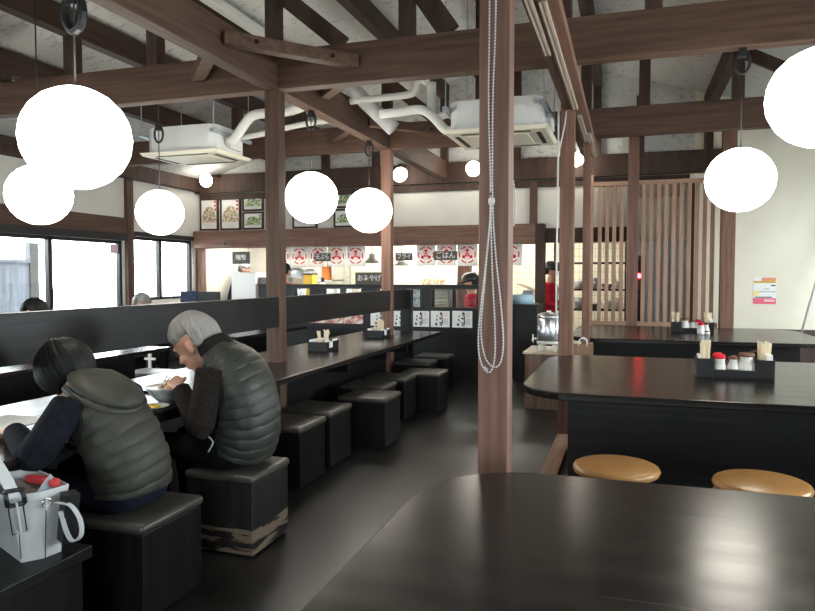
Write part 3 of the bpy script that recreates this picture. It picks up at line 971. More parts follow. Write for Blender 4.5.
# calligraphy signs below the windows: black brush strokes, faint seal text
def brush_sign(x0, x1, z0, z1, label):
    t = thing('paper_sign', label, 'sign', ((x0 + x1) / 2, 9.18, z0), 0)
    part('sheet', MB().box(x0, x1, 9.185, 9.198, z0, z1), M['paper'], t)
    w, h = x1 - x0, z1 - z0
    ink = MB()
    def st(pts, r):
        ink.tube([(x0 + w * u, 9.183, z0 + h * v) for u, v in pts], r, 6, flat=.4)
    st([(.33, .72), (.36, .62)], .008)
    st([(.30, .50), (.36, .44), (.32, .40)], .008)
    st([(.26, .24), (.31, .18), (.28, .10)], .012)
    st([(.50, .88), (.64, .84)], .008); st([(.56, .93), (.52, .72)], .007)
    st([(.60, .80), (.63, .20)], .007)
    st([(.46, .55), (.54, .58), (.52, .48)], .009)
    st([(.47, .30), (.58, .28), (.50, .14), (.62, .12)], .009)
    part('lettering', ink, M['ink'], t, smooth=True)
    f = MB()
    for k in range(4):
        f.box(x0 + w * .70, x0 + w * .92, 9.182, 9.185, z0 + h * (.88 - .07 * k), z0 + h * (.91 - .07 * k))
    part('small_print', f, M['faint'], t)
    f = MB()
    for k in range(5):
        f.box(x0 + w * (.70 + .05 * k), x0 + w * (.72 + .05 * k), 9.182, 9.185, z0 + h * .18, z0 + h * .56)
    part('small_print', f, M['faint_grey'], t)
brush_sign(-3.52, -3.23, .71, .92, 'white brush-lettered sign, behind the second chopstick box')
brush_sign(-3.22, -2.93, .71, .925, 'white brush-lettered sign mostly hidden by the farther counter pillar')
brush_sign(-2.915, -2.645, .71, .93, 'white brush-lettered sign, leftmost of the three right of the counter')
brush_sign(-2.62, -2.35, .71, .935, 'white brush-lettered sign, middle of the three right of the counter')
brush_sign(-2.31, -2.03, .71, .94, 'white brush-lettered sign nearest the lone pillar')
for i, (a, b) in enumerate(((-4.52, -4.24), (-4.23, -3.95), (-3.94, -3.64))):
    solo('menu_photo', 'strip of red-toned dish photographs under the rail, ' + ('left third', 'middle third', 'right third')[i] + ' of the strip', 'picture', MB().box(a, b, 9.185, 9.198, .73, .88), M['photo_red'])
solo('menu_photo', 'small blue-toned picture inside the partition window right of the farther counter pillar', 'picture', MB().box(-2.975, -2.785, 9.262, 9.27, .99, 1.23), M['photo_blue'])

# shelves of pale trays behind the window next to it
t = thing('tray_rack', 'rack of pale yellow trays showing through the partition window', 'rack', (-2.45, 9.6, 0))
for k in range(5):
    part('tray', MB().box(-2.78, -2.45, 9.5, 9.8, .98 + .055 * k, 1.008 + .055 * k), M['trayw'], t, bev=.003)
for x in (-2.781, -2.435):
    part('upright', MB().box(x - .015, x, 9.5, 9.8, 0, 1.24), M['steel_dull'], t)

# noren banners with a red ring crest
def crest(cx, cz, y, r):
    ring = MB()
    n = 6
    for k in range(n):
        a0 = PI / 2 + k * 2 * PI / n + .16
        a1 = a0 + 2 * PI / n - .32
        steps = 6
        vs = []
        for i in range(steps + 1):
            a = a0 + (a1 - a0) * i / steps
            for q in (.85, 1.0):
                vs.append((cx + r * q * math.cos(a), y, cz + r * q * math.sin(a)))
        ring.add(vs, [(2 * i, 2 * i + 1, 2 * i + 3, 2 * i + 2) for i in range(steps)])
    for k in range(3):                      # three arms with a bulb at the end
        a = PI / 2 + k * 2 * PI / 3
        dx, dz = math.cos(a), math.sin(a)
        px, pz = -dz, dx
        vs = [(cx + r * (dx * u + px * v), y, cz + r * (dz * u + pz * v)) for u, v in ((.10, .10), (.38, .06), (.40, .20), (.62, .17), (.70, 0), (.62, -.17), (.40, -.20), (.38, -.06), (.10, -.10))]
        ring.add(vs, [tuple(range(9))])
    for z in (-.16, .0, .16):
        ring.add([(cx - r * .26, y - .0004, cz + r * (z - .04)), (cx + r * .26, y - .0004, cz + r * (z - .04)), (cx + r * .26, y - .0004, cz + r * (z + .04)), (cx - r * .26, y - .0004, cz + r * (z + .04))], [(0, 1, 2, 3)])
    return ring
def banner(x0, x1, label):
    t = thing('shop_banner', label, 'banner', ((x0 + x1) / 2, 10.15, 1.58))
    mb = MB()
    n = 8
    zs = [1.575 + .32 * j / 4 for j in range(5)]
    vs = [(x0 + .004 + (x1 - x0 - .008) * i / n, 10.15 + .006 * math.sin(i * 1.7 + x0 * 9), z) for z in zs for i in range(n + 1)]
    mb.add(vs, [(j * (n + 1) + i, j * (n + 1) + i + 1, (j + 1) * (n + 1) + i + 1, (j + 1) * (n + 1) + i) for j in range(4) for i in range(n)])
    o = part('cloth', mb, M['banner'], t, smooth=True)
    s = o.modifiers.new('solid', 'SOLIDIFY'); s.thickness = .002
    cx, cz = (x0 + x1) / 2, 1.745
    part('pale_disc', MB().add([(cx + .085 * math.cos(a), 10.1385, cz + .085 * math.sin(a)) for a in [2 * PI * k / 24 for k in range(24)]], [tuple(range(24))]), M['banner_pink'], t)
    c = part('crest', crest(cx, cz, 10.136, .130), M['red'], t)
    part('hanging_loop', MB().box(x0 + .03, x0 + .06, 10.155, 10.165, 1.88, 1.90).box(x1 - .06, x1 - .03, 10.155, 10.165, 1.88, 1.90), M['paper'], t)
names = ['white banner with a red ring crest, half hidden by the nearer counter pillar', 'white banner with a red ring crest, beside the tempura signboard on its left',
         'white banner with a red ring crest, behind the tempura signboard', 'white banner with a red ring crest, right of the tempura signboard',
         'white banner with a red ring crest, last before the grey pendant shade']
for k in range(5):
    a = -5.62 + .33 * k
    banner(a, a + .325, names[k])
banner(-3.13, -2.81, 'white banner with a red ring crest, left of the rice signboard')
banner(-2.805, -2.485, 'white banner with a red ring crest, behind the rice signboard')
banner(-2.48, -2.155, 'white banner with a red ring crest, right of the rice signboard')
banner(-1.83, -1.49, 'white banner with a red ring crest, showing right of the lone pillar')
solo('banner_rod', 'thin rod from which the crest banners hang', 'rod', MB().tube([(-5.7, 10.16, 1.905), (-1.42, 10.16, 1.905)], .006, 8), M['iron'], True)

# hanging signboards
def signboard(text, x0, x1, z0, z1, y, label, size, hang=True):
    t = thing('signboard', label, 'sign', ((x0 + x1) / 2, y, z0))
    part('board', MB().box(x0, x1, y, y + .02, z0, z1), M['sign'], t, bev=.003)
    part('lettering', text_mb(text, size, ((x0 + x1) / 2, y - .003, (z0 + z1) / 2 ), .001, min(1.0, (x1 - x0) * .86 / (size * len(text)))), M['paper'], t)
    if hang:
        part('cord', MB().tube([(x0 + .03, y + .01, z1), (x0 + .03, y + .01, 2.0)], .003, 6).tube([(x1 - .03, y + .01, z1), (x1 - .03, y + .01, 2.0)], .003, 6), M['iron'], t)
    return t
signboard('天ぷら', -4.84, -4.555, 1.66, 1.79, 10.09, 'grey hanging signboard with three white characters for tempura', .095)
signboard('フライ', -3.45, -3.17, 1.66, 1.78, 10.09, 'grey hanging signboard for fried dishes, beside the farther counter pillar', .095)
signboard('ごはん', -2.83, -2.465, 1.665, 1.80, 10.09, 'grey hanging signboard with three white characters for rice', .115)
signboard('おみやげ', -3.77, -3.34, 1.301, 1.475, 9.22, 'grey signboard with four white characters standing on the black partition', .10, False)

# grey pendant shades in the kitchen
def shade(x, y, z, label):
    t = thing('hanging_light', label, 'lamp', (x, y, z))
    part('lamp_shade', MB().lathe([(.01, .16), (.05, .15), (.06, .08), (.13, .0), (.125, -.005), (.05, .07), (.01, .08)], n=20), M['sign_grey'], t, smooth=True, world=False)
    part('stem', MB().tube([(0, 0, .15), (0, 0, 2.72 - z)], .006, 6), M['iron'], t, world=False)
shade(-4.04, 10.6, 1.64, 'grey pendant shade hanging above the four-character signboard')
shade(-3.62, 10.9, 1.60, 'grey pendant shade behind the fried-dishes signboard')

# framed menu pictures above the lintel
def menu_picture(x0, x1, z0, z1, label, food, y=YB - .04):
    t = thing('menu_picture', label, 'picture', ((x0 + x1) / 2, y, z0))
    f = .03
    fr = MB().box(x0, x1, y, y + .035, z0, z0 + f).box(x0, x1, y, y + .035, z1 - f, z1).box(x0, x0 + f, y, y + .035, z0 + f, z1 - f).box(x1 - f, x1, y, y + .035, z0 + f, z1 - f)
    part('picture_frame', fr, M['strut'], t)
    part('print', MB().box(x0 + f, x1 - f, y + .012, y + .03, z0 + f, z1 - f), M['paper'], t)
    w, h = x1 - x0 - 2 * f, z1 - z0 - 2 * f
    cx = (x0 + x1) / 2
    wide = w > h
    bz = z0 + f + h * (.18 if not wide else .10)
    def half(cz, rx, rz, a0, a1, yy):
        n = 20
        return MB().add([(cx + rx * math.cos(a0 + (a1 - a0) * i / n), yy, cz + rz * math.sin(a0 + (a1 - a0) * i / n)) for i in range(n + 1)], [tuple(range(n + 1))])
    part('bowl_print', half(z0 + f + h * .22, w * .48, h * .18, PI, 2 * PI, y + .0115), M['bowl_white'], t)
    part('dish_print', half(z0 + f + h * .20, w * .47, h * (.50 if not wide else .6), 0, PI, y + .011), M[food], t)
    st = MB()
    for k in range(3):
        st.box(x1 - f - w * .16, x1 - f - w * .06, y + .0105, y + .0115, z1 - f - h * (.2 + .12 * k), z1 - f - h * (.13 + .12 * k))
    part('caption', st, M['red'] if not wide else M['ink'], t)
menu_picture(-7.15, -6.78, 2.215, 2.83, 'tall framed dish picture in the corner, left one of the two tall pictures', 'food')
menu_picture(-6.74, -6.34, 2.215, 2.83, 'tall framed dish picture, right one of the two tall pictures', 'food')
menu_picture(-6.30, -5.90, 2.53, 2.83, 'small framed dish picture with green topping, upper one left of the counter pillar', 'food_green')
menu_picture(-6.30, -5.90, 2.215, 2.515, 'small framed dish picture with green topping, lower one left of the counter pillar', 'food_green')
menu_picture(-5.35, -4.90, 2.215, 2.83, 'framed dish picture between the counter pillar and the globe lamp', 'food')
menu_picture(-4.60, -4.18, 2.53, 2.83, 'small framed dish picture between two globe lamps, upper one', 'food_green')
menu_picture(-4.60, -4.18, 2.215, 2.515, 'small framed dish picture between two globe lamps, lower one', 'food_green')
solo('hook_rail', 'small pale hook on the brown lintel under the menu pictures', 'hook', MB().box(-6.62, -6.42, YB - .265, YB - .241, 1.925, 1.945).ball((-6.52, YB - .252, 1.975), .025), M['sign_grey'])

# added kitchen fixtures, out of view; front row hung low to light the banners
for i, (x, y, z) in enumerate(((-6.1, 11.0, 2.15), (-4.6, 11.0, 2.15), (-3.1, 11.0, 2.15), (-1.4, 12.3, 2.55), (-5.0, 12.9, 2.55), (-3.0, 12.9, 2.55))):
    t = thing('unseen_kitchen_light', ['first', 'second', 'third', 'fourth', 'fifth', 'sixth'][i] + ' long unseen light fixture added inside the bright kitchen, counted from the left front', 'lamp', (x, y, z), 0)
    part('fixture', MB().box(-.62, .62, -.08, .08, .08, .12), M['white'], t, world=False)
    part('tube', MB().box(-.6, .6, -.06, .06, .05, .08), M['tube'], t, world=False)
    part('hanger', MB().box(-.45, -.43, -.01, .01, .12, 2.72 - z).box(.43, .45, -.01, .01, .12, 2.72 - z), M['white'], t, world=False)
t = thing('extractor_hood', 'bright white extractor hood panel filling the kitchen middle', 'hood', (-3.3, 11.5, 0))
part('hood', MB().box(-3.75, -2.72, 11.4, 12.4, 1.2, 2.3), M['white'], t, bev=.01)
part('stand', MB().box(-3.7, -2.77, 11.5, 12.3, 0, 1.2), M['steel_dull'], t)
gl = MB()
for k, pts in enumerate(([(0, .1), (.03, .0), (.07, .12)], [(.10, .12), (.17, .1), (.10, .02), (.18, .0)], [(.22, .1), (.28, .02), (.30, .12)], [(.33, .12), (.36, .0), (.34, .06), (.42, .1)])):
    gl.tube([(-3.42 + u * 1.0, 11.39, 1.27 + v * .9) for u, v in pts], .014, 6)
part('gold_script', gl, M['gold'], t, label='gold brush script')
solo('kitchen_post', 'brown wooden post inside the kitchen under the right banner', 'post', MB().box(-2.66, -2.46, 10.9, 11.1, 0, 1.62), M['wood_z'], bev=.004)
# things on the kitchen counter left
t = thing('kitchen_counter', 'steel kitchen counter behind the partition', 'counter', (-4.0, 10.9, 0))
part('counter_top', MB().box(-5.3, -2.9, 10.3, 11.1, .88, .92), M['steel'], t, bev=.004)
part('counter_base', MB().box(-5.25, -2.95, 10.35, 11.05, 0, .88), M['steel_dull'], t)
t = thing('storage_box', 'yellow box on the kitchen counter behind the partition', 'box', (-5.28, 10.7, .92))
part('box', MB().box(-5.30, -5.13, 10.62, 10.8, .921, 1.44), M['yellow'], t, bev=.006)
part('lid', MB().box(-5.31, -5.12, 10.61, 10.81, 1.44, 1.47), M['sign'], t, bev=.004)
t = thing('kitchen_rack', 'steel rack behind the yellow box in the kitchen', 'rack', (-5.5, 11.3, 0))
for z in (1.0, 1.35, 1.72):
    part('shelf', MB().box(-6.0, -5.0, 11.2, 11.7, z - .02, z), M['steel'], t)
for x in (-6.0, -5.03):
    part('upright', MB().box(x, x + .03, 11.2, 11.7, 0, 1.9), M['steel'], t)
for i, (x, z, r, h, m, l) in enumerate(((-5.82, 1.35, .12, .22, 'steel_dull', 'grey steel pot at the left end of the kitchen rack'), (-5.55, 1.35, .09, .20, 'steel', 'steel canister in the middle of the kitchen rack'), (-5.22, 1.35, .09, .30, 'orange', 'orange jug at the right end of the kitchen rack'))):
    solo('kitchen_pot', l, 'pot', MB().lathe([(.001, 0), (r, 0), (r, h * .8), (r * .8, h * .9), (r * .4, h), (.001, h)], (x, 11.4, z + .001), 16), M[m], True)
t = thing('soap_dispenser', 'small black-topped bottle on the kitchen counter', 'bottle', (-4.93, 10.6, .92))
part('bottle', MB().lathe([(.001, 0), (.05, 0), (.05, .36), (.02, .40), (.001, .4)], (-4.93, 10.6, .921), 14), M['white'], t, smooth=True)
part('pump', MB().lathe([(.001, .4), (.03, .4), (.03, .47), (.001, .48)], (-4.93, 10.6, .921), 12), M['black'], t, smooth=True)

# kitchen left: white cabinet, dark low boards
t = thing('white_cabinet', 'plain white cabinet beside the man in the navy coat', 'cabinet', (-6.4, 10.7, 0))
part('body', MB().box(-6.64, -6.16, 10.5, 10.86, 0, 1.47), M['white'], t, bev=.004)
part('top', MB().box(-6.65, -6.15, 10.49, 10.87, 1.47, 1.485), M['white'], t)
t = thing('dark_counter', 'dark counter right of the white cabinet', 'counter', (-5.9, 10.8, 0))
part('body', MB().box(-6.15, -5.5, 10.6, 11.1, 0, 1.22), M['black_z'], t, bev=.004)
part('top', MB().box(-6.15, -5.48, 10.58, 11.12, 1.22, 1.40), M['sign_grey'], t, bev=.004)
signboard('麺類', -6.36, -6.03, 1.625, 1.83, 10.09, 'grey hanging signboard with two white characters, above the white cabinet', .10)
solo('low_divider', 'low blue-black board divider in the far left corner', 'panel', MB().box(-6.97, -6.66, 9.5, 9.55, 0, 1.18), M['cloth_coat'], bev=.004)
solo('low_divider', 'low black board divider in front of the man in the navy coat', 'panel', MB().box(-6.64, -6.24, 9.5, 9.55, 0, 1.17), M['black_x'], bev=.004)

# passage right of the lone pillar
t = thing('dark_cabinet', 'dark counter cabinet beside the water dispenser', 'cabinet', (-1.6, 9.2, 0))
part('body', MB().box(-1.54, -1.17, 9.4, 10.1, 0, 1.0), M['black_z'], t, bev=.004)
part('top', MB().box(-1.54, -1.15, 9.38, 10.12, 1.0, 1.03), M['black_x'], t, bev=.004)
solo('plastic_tub', 'pale blue plastic tub on the dark cabinet', 'tub', MB().lathe([(.001, 0), (.13, 0), (.16, .13), (.165, .13), (.15, .005), (.001, .01)], (-1.40, 9.6, 1.031), 20), M['blue'], True)
t = thing('serving_tray', 'tilted wooden serving tray in the passage behind the blue tub', 'tray', (-1.5, 10.6, 1.05))
part('board', MB().bar((-1.62, 10.7, 1.30), (-1.34, 10.7, 1.20), .4, .02), M['cab_top'], t, bev=.004)
part('stand', MB().box(-1.55, -1.40, 10.62, 10.78, 0, 1.2), M['steel_dull'], t)
t = thing('kitchen_shelf', 'wall shelf rack with dishes behind the left slats', 'shelf', (-.6, 11.9, 0))
for z in (.85, 1.18, 1.62, 1.98):
    part('shelf_board', MB().box(-1.16, -.02, 11.6, 11.9, z, z + .03), M['strut'], t)
for x in (-1.18, -.05):
    part('upright', MB().box(x, x + .03, 11.6, 11.9, 0, 2.1), M['strut'], t)
k = 0
for z in (.88, 1.21, 2.01):
    for x in (-1.0, -.78, -.55, -.33, -.16):
        k += 1
        h = .08 + .05 * ((k * 7) % 3)
        solo('dish_stack', 'white crockery on the shelf rack behind the left slats', 'crockery', MB().lathe([(.001, 0), (.05, 0), (.085, h * .6), (.085, h), (.001, h)], (x, 11.74, z + .001), 14), M['bowl_white'] if k % 3 else M['sign_grey'], True, group='crockery on the kitchen shelf')

# ------------------------------------------------------------------ water dispenser, cabinet, bag
t = thing('side_cabinet', 'low brown cabinet with pale top under the water dispenser', 'cabinet', (-.85, 7.6, 0))
part('body', MB().box(-1.04, -.66, 7.32, 8.02, 0, .59), M['cab'], t, bev=.004)
part('top', MB().box(-1.06, -.65, 7.30, 8.04, .59, .612), M['cab_top'], t, bev=.004)
t = thing('water_dispenser', 'steel water dispenser tank with domed lid on the brown cabinet', 'dispenser', (-.81, 7.50, .6125))
part('tank', MB().lathe([(.001, .075), (.118, .075), (.125, .085), (.125, .36), (.12, .365), (.001, .365)], n=32), M['steel'], t, smooth=True, world=False)
part('lid', MB().lathe([(.128, .355), (.13, .375), (.11, .40), (.05, .415), (.001, .417)], n=32), M['steel'], t, smooth=True, world=False)
part('band', MB().lathe([(.1265, .085), (.129, .088), (.129, .108), (.1265, .11)], n=32), M['white'], t, world=False)
part('lid_knob', MB().lathe([(.015, .415), (.03, .425), (.03, .437), (.001, .44)], n=16), M['chrome'], t, smooth=True, world=False)
tp = part('tap', MB().tube([(-.12, -.02, .13), (-.165, -.03, .13)], .012, 10).tube([(-.165, -.03, .135), (-.165, -.03, .085)], .011, 10), M['chrome'], t, smooth=True, world=False)
part('tap_lever', MB().tube([(-.165, -.03, .135), (-.165, -.03, .175)], .008, 8), M['white'], tp, world=False)
for a in (.6, 2.2, 3.8, 5.4):
    part('leg', MB().tube([(.10 * math.cos(a), .10 * math.sin(a), .08), (.115 * math.cos(a), .115 * math.sin(a), 0)], .016, 8), M['white'], t, world=False)
t = thing('paper_bag', 'brown paper carrier bag with pale string handle, on the stool before the far table', 'bag', (-.43, 7.20, .4805))
t.scale = (.82, 1, 1.2)
bg_ = MB()
bg_.add([(-.12, -.06, 0), (.12, -.06, 0), (.12, .06, 0), (-.12, .06, 0), (-.12, -.05, .20), (.12, -.05, .20), (.12, .05, .20), (-.12, .05, .20)], [(0, 3, 2, 1), (0, 1, 5, 4), (1, 2, 6, 5), (2, 3, 7, 6), (3, 0, 4, 7)])
o = part('sack', bg_, M['kraft'], t, world=False)
s = o.modifiers.new('solid', 'SOLIDIFY'); s.thickness = .003
for y in (-.053, .053):
    part('handle', MB().tube(smooth_path([(-.05, y, .19), (-.045, y, .235), (0, y, .255), (.045, y, .235), (.05, y, .19)], 5), .004, 6), M['paper'], t, smooth=True, world=False)

# ------------------------------------------------------------------ poster, leaning rod
t = thing('wall_poster', 'small red, yellow and white notice taped to the cream wall', 'poster', (1.77, YB - .004, 1.04))
yy = YB - .004
part('sheet', MB().box(1.63, 1.915, yy, yy + .003, 1.04, 1.405), M['paper'], t)
part('printed_band', MB().box(1.735, 1.91, yy - .002, yy, 1.355, 1.40), mat('salmon print', (.80, .30, .18), .8), t)
part('printed_band', MB().box(1.635, 1.91, yy - .0025, yy, 1.325, 1.355), mat('amber print', (.85, .55, .12), .8), t)
part('printed_band', MB().box(1.635, 1.70, yy - .002, yy, 1.15, 1.215), mat('lemon print', (.85, .72, .25), .8), t)
part('printed_band', MB().box(1.70, 1.91, yy - .002, yy, 1.20, 1.215), M['faint_grey'], t)
part('printed_band', MB().box(1.635, 1.915, yy - .002, yy, 1.04, 1.12), mat('rose print', (.80, .14, .22), .8), t)
tx = MB()
for k in range(9):
    tx.box(1.655 + .028 * k, 1.668 + .028 * k, yy - .004, yy - .0025, 1.333, 1.347)
for k in range(6):
    tx.box(1.66 + .035 * k, 1.69 + .035 * k, yy - .004, yy, 1.127, 1.14)
tx.box(1.85, 1.905, yy - .004, yy, 1.285, 1.30).box(1.76, 1.83, yy - .004, yy, 1.243, 1.249)
part('small_print', tx, M['ink'], t)
tx = MB()
for k in range(5):
    tx.box(1.77 + .026 * k, 1.79 + .026 * k, yy - .004, yy - .002, 1.075, 1.10)
part('white_print', tx, M['paper'], t)
t = thing('leaning_rod', 'grey metal rod leaning beside the cream wall at the far right', 'rod', (1.97, 9.9, 0))
part('rod', MB().tube([(1.97, 9.88, .012), (2.62, 10.33, 2.36)], .013, 10), M['grey_rod'], t, smooth=True)
part('sleeve', MB().tube([(2.22, 10.052, .90), (2.60, 10.315, 2.28)], .020, 10), M['white'], t, smooth=True)
part('rubber_foot', MB().lathe([(.001, 0), (.022, 0), (.018, .05), (.001, .05)], (1.97, 9.88, 0), 12), M['black'], t, smooth=True)

# ------------------------------------------------------------------ chopstick boxes on the counter
CH = []
def chopstick(x, y, z, rnd, label, group, spread=.03, h=.20):
    dx, dy = rnd.uniform(-spread, spread), rnd.uniform(-spread * .6, spread * .6)
    p, q = Vector((x, y, z)), Vector((x + dx, y + dy, z + h + rnd.uniform(-.012, .012)))
    mb = MB().bar(p, q, .0125, .0055, (0, 1, 0))
    solo('chopsticks', label, 'chopsticks', mb, M['chopstick'], group=group)
def counter_box(x, y, label, where, seed):
    t = thing('chopstick_box', label, 'box', (x, y, .725))
    w, d, h = .10, .13, .085
    b = MB().box(-w, w, -d, d, 0, .006).box(-w, -w + .008, -d, d, .006, h).box(w - .008, w, -d, d, .006, h).box(-w, w, -d, -d + .008, .006, h).box(-w, w, d - .008, d, .006, h)
    part('box', b, M['black_x'], t, bev=.002, world=False)
    part('napkins', MB().box(-w + .01, -.045, -d + .01, d - .01, .01, h + .018).box(.072, w - .01, -d + .01, d - .01, .01, h + .015), M['paper'], t, bev=.004, world=False)
    part('tag', MB().box(w, w + .004, -.09, -.02, .03, .10).box(w - .03, w + .004, -.09, -.02, .10, .104), M['paper'], t, world=False)
    part('clip', MB().box(w - .012, w + .008, -.075, -.035, .09, .112), M['black'], t, world=False)
    rnd = random.Random(seed)
    for k in range(14):
        chopstick(x + rnd.uniform(-.010, .040), y + rnd.uniform(-.09, .05), .735, rnd, 'pale disposable chopsticks standing in the ' + where, 'chopsticks in the ' + where, .055, .175)
counter_box(-2.73, 5.88, 'black chopstick box with white napkins on the counter, nearer of the two', 'nearer counter box', 1)
counter_box(-2.70, 7.30, 'black chopstick box with white napkins on the counter, before the farther pillar', 'farther counter box', 2)

# caddies on the big tables
def caddy(x, y, label, where, seed, flip):
    t = thing('condiment_caddy', label, 'caddy', (x, y, .75))
    W, D, H = .235, .075, .125
    def cup(cx):
        b = MB().box(cx - .055, cx + .055, -D, D, 0, .006)
        b.box(cx - .055, cx - .047, -D, D, .006, H).box(cx + .047, cx + .055, -D, D, .006, H)
        b.box(cx - .047, cx + .047, -D, -D + .008, .006, H).box(cx - .047, cx + .047, D - .008, D, .006, H)
        return b
    part('chopstick_cup', cup(-W + .055), M['black_x'], t, bev=.002, world=False)
    part('chopstick_cup', cup(W - .055), M['black_x'], t, bev=.002, world=False)
    b = MB().box(-.125, .125, -D, D, 0, .012).box(-.125, .125, -D - .004, -D + .006, .012, .055).box(-.125, .125, D - .006, D, .012, .055)
    part('tray', b, M['black_x'], t, bev=.002, world=False)
    part('bar_handle', MB().tube([(-.125, D - .012, .115), (.125, D - .012, .115)], .006, 8), M['black'], t, smooth=True, world=False)
    part('napkins', MB().box(-W + .012, -W + .03, -D + .012, D - .012, .01, H + .02).box(W - .05, W - .012, -D + .012, D - .03, .01, H + .035), M['paper'], t, bev=.003, world=False)
    rnd = random.Random(seed)
    for s, nm in ((-1, 'left'), (1, 'right')):
        for k in range(16):
            cx = x + s * (W - .055)
            chopstick(cx + rnd.uniform(-.03, .03), y + rnd.uniform(-.05, .04), .758, rnd, 'pale disposable chopsticks standing in the %s cup of the %s' % (nm, where), 'chopsticks in the %s cup of the %s' % (nm, where), .022, .225)
    return t
def jar(kind, x, y, label):
    z = .7625
    if kind == 'bottle':
        t = thing('seasoning_bottle', label, 'bottle', (x, y, z))
        t.scale = (1.18, 1.18, 1.28)
        part('glass', MB().lathe([(.001, 0), (.030, 0), (.033, .01), (.031, .05), (.027, .075), (.029, .085), (.001, .086)], n=20), M['glass_jar'], t, smooth=True, world=False)
        part('cap', MB().lathe([(.029, .085), (.030, .092), (.027, .105), (.014, .112), (.001, .113)], n=20), M['red'], t, smooth=True, world=False)
        part('label_band', MB().lathe([(.0335, .02), (.0338, .022), (.0328, .05), (.032, .052)], n=20), M['paper'], t, world=False)
    elif kind == 'pot':
        t = thing('seasoning_pot', label, 'pot', (x, y, z))
        t.scale = (1.18, 1.18, 1.28)
        part('glass', MB().lathe([(.001, 0), (.034, 0), (.038, .012), (.030, .05), (.020, .075), (.024, .085), (.001, .086)], n=20), M['glass_jar'], t, smooth=True, world=False)
        part('lid', MB().lathe([(.026, .085), (.027, .095), (.012, .103), (.001, .104)], n=20), M['lid_brown'], t, smooth=True, world=False)
        part('label_band', MB().lathe([(.0365, .02), (.037, .022), (.034, .034), (.0335, .035)], n=20), M['lid_brown'], t, world=False)
    else:
        t = thing('salt_jar', label, 'jar', (x, y, z))
        t.scale = (1.18, 1.18, 1.28)
        part('glass', MB().lathe([(.001, 0), (.048, 0), (.052, .012), (.046, .06), (.034, .092), (.036, .10), (.001, .101)], n=22), M['glass_jar'], t, smooth=True, world=False)
        part('lid', MB().lathe([(.040, .10), (.042, .106), (.040, .118), (.001, .121)], n=22), M['lid_brown'], t, smooth=True, world=False)
        part('spoon', MB().tube([(.01, 0, .118), (.055, -.01, .136)], .004, 6), M['lid_brown'], t, world=False)
    return t
caddy(.675, 4.97, 'black wooden condiment caddy with chopsticks at both ends, on the nearer of two caddy tables', 'nearer caddy', 5, 0)
jar('bottle', .590, 4.955, 'red-capped seasoning bottle in the nearer caddy')
jar('bottle', .585, 5.018, 'second red-capped seasoning bottle, behind the front one in the nearer caddy')
jar('pot', .672, 4.955, 'small seasoning pot with brown lid in the middle of the nearer caddy')
jar('salt', .752, 4.965, 'round salt jar with brown lid at the right of the nearer caddy')
caddy(.735, 8.80, 'black condiment caddy on the farthest table before the slatted screen', 'farther caddy', 6, 1)
jar('salt', .655, 8.80, 'round jar at the left of the farther caddy')
jar('pot', .74, 8.79, 'small pot in the middle of the farther caddy')
jar('bottle', .80, 8.79, 'red-capped bottle at the right of the farther caddy')
t = jar('bottle', .80, 8.45, 'red-capped bottle standing loose on the farthest table in front of its caddy')
t.location.z = .7505
t = jar('pot', .865, 8.55, 'small white pot standing loose on the farthest table beside the red-capped bottle')
t.location.z = .7505

# ------------------------------------------------------------------ bead chain on the lone pillar
t = thing('bead_chain', 'looped white bead chain of a roller blind hung on the lone pillar', 'chain', (-.52, 2.68, 1.7))
def beads(pts, r=.0042, step=.0125):
    P = smooth_path(pts, 8)
    mb = MB()
    mb.tube(P, .0016, 5)
    acc = 0
    last = P[0]
    mb.ball(last, r, 7, 5)
    for a, b in zip(P, P[1:]):
        L = (b - a).length
        if L < 1e-6:
            continue
        d = (b - a) / L
        s = step - acc
        while s <= L:
            mb.ball(a + d * s, r, 7, 5)
            s += step
        acc = L - (s - step)
    return mb
cy = 2.682
part('strand', beads([(-.527, cy, 3.6), (-.528, cy, 2.5), (-.530, cy, 2.1), (-.520, cy, 1.74), (-.530, cy, 1.55), (-.548, cy, 1.38), (-.566, cy, 1.20), (-.562, cy, 1.10), (-.540, cy, 1.045), (-.515, cy, 1.042), (-.500, cy, 1.10), (-.500, cy, 1.22), (-.512, cy, 1.45), (-.520, cy, 1.70)]), M['white'], t, smooth=True)
part('strand', beads([(-.500, cy, 3.6), (-.503, cy, 2.5), (-.513, cy, 2.12), (-.512, cy, 1.72), (-.498, cy, 1.50), (-.478, cy, 1.32), (-.466, cy, 1.16), (-.478, cy, 1.075), (-.508, cy, 1.06), (-.540, cy, 1.10), (-.556, cy, 1.2), (-.545, cy, 1.36), (-.526, cy, 1.58), (-.516, cy, 1.71)]), M['white'], t, smooth=True)
part('tie', MB().lathe([(.012, -.012), (.014, 0), (.012, .012)], (-.516, cy, 1.715), 12), M['white'], t, smooth=True)
part('joiner', MB().tube([(-.545, cy, 1.058), (-.528, cy, 1.045)], .0055, 8), M['white'], t, smooth=True)
part('hook', MB().tube([(-.516, 2.69, 1.735), (-.516, 2.668, 1.735), (-.516, 2.664, 1.75)], .003, 6), M['chrome'], t)
t = thing('bead_chain', 'short second bead chain hanging on the right side of the lone pillar', 'chain', (-.44, 2.75, 1.7))
part('strand', beads([(-.443, 2.76, 1.80), (-.436, 2.765, 1.74), (-.434, 2.77, 1.68), (-.443, 2.775, 1.62)]), M['white'], t, smooth=True)

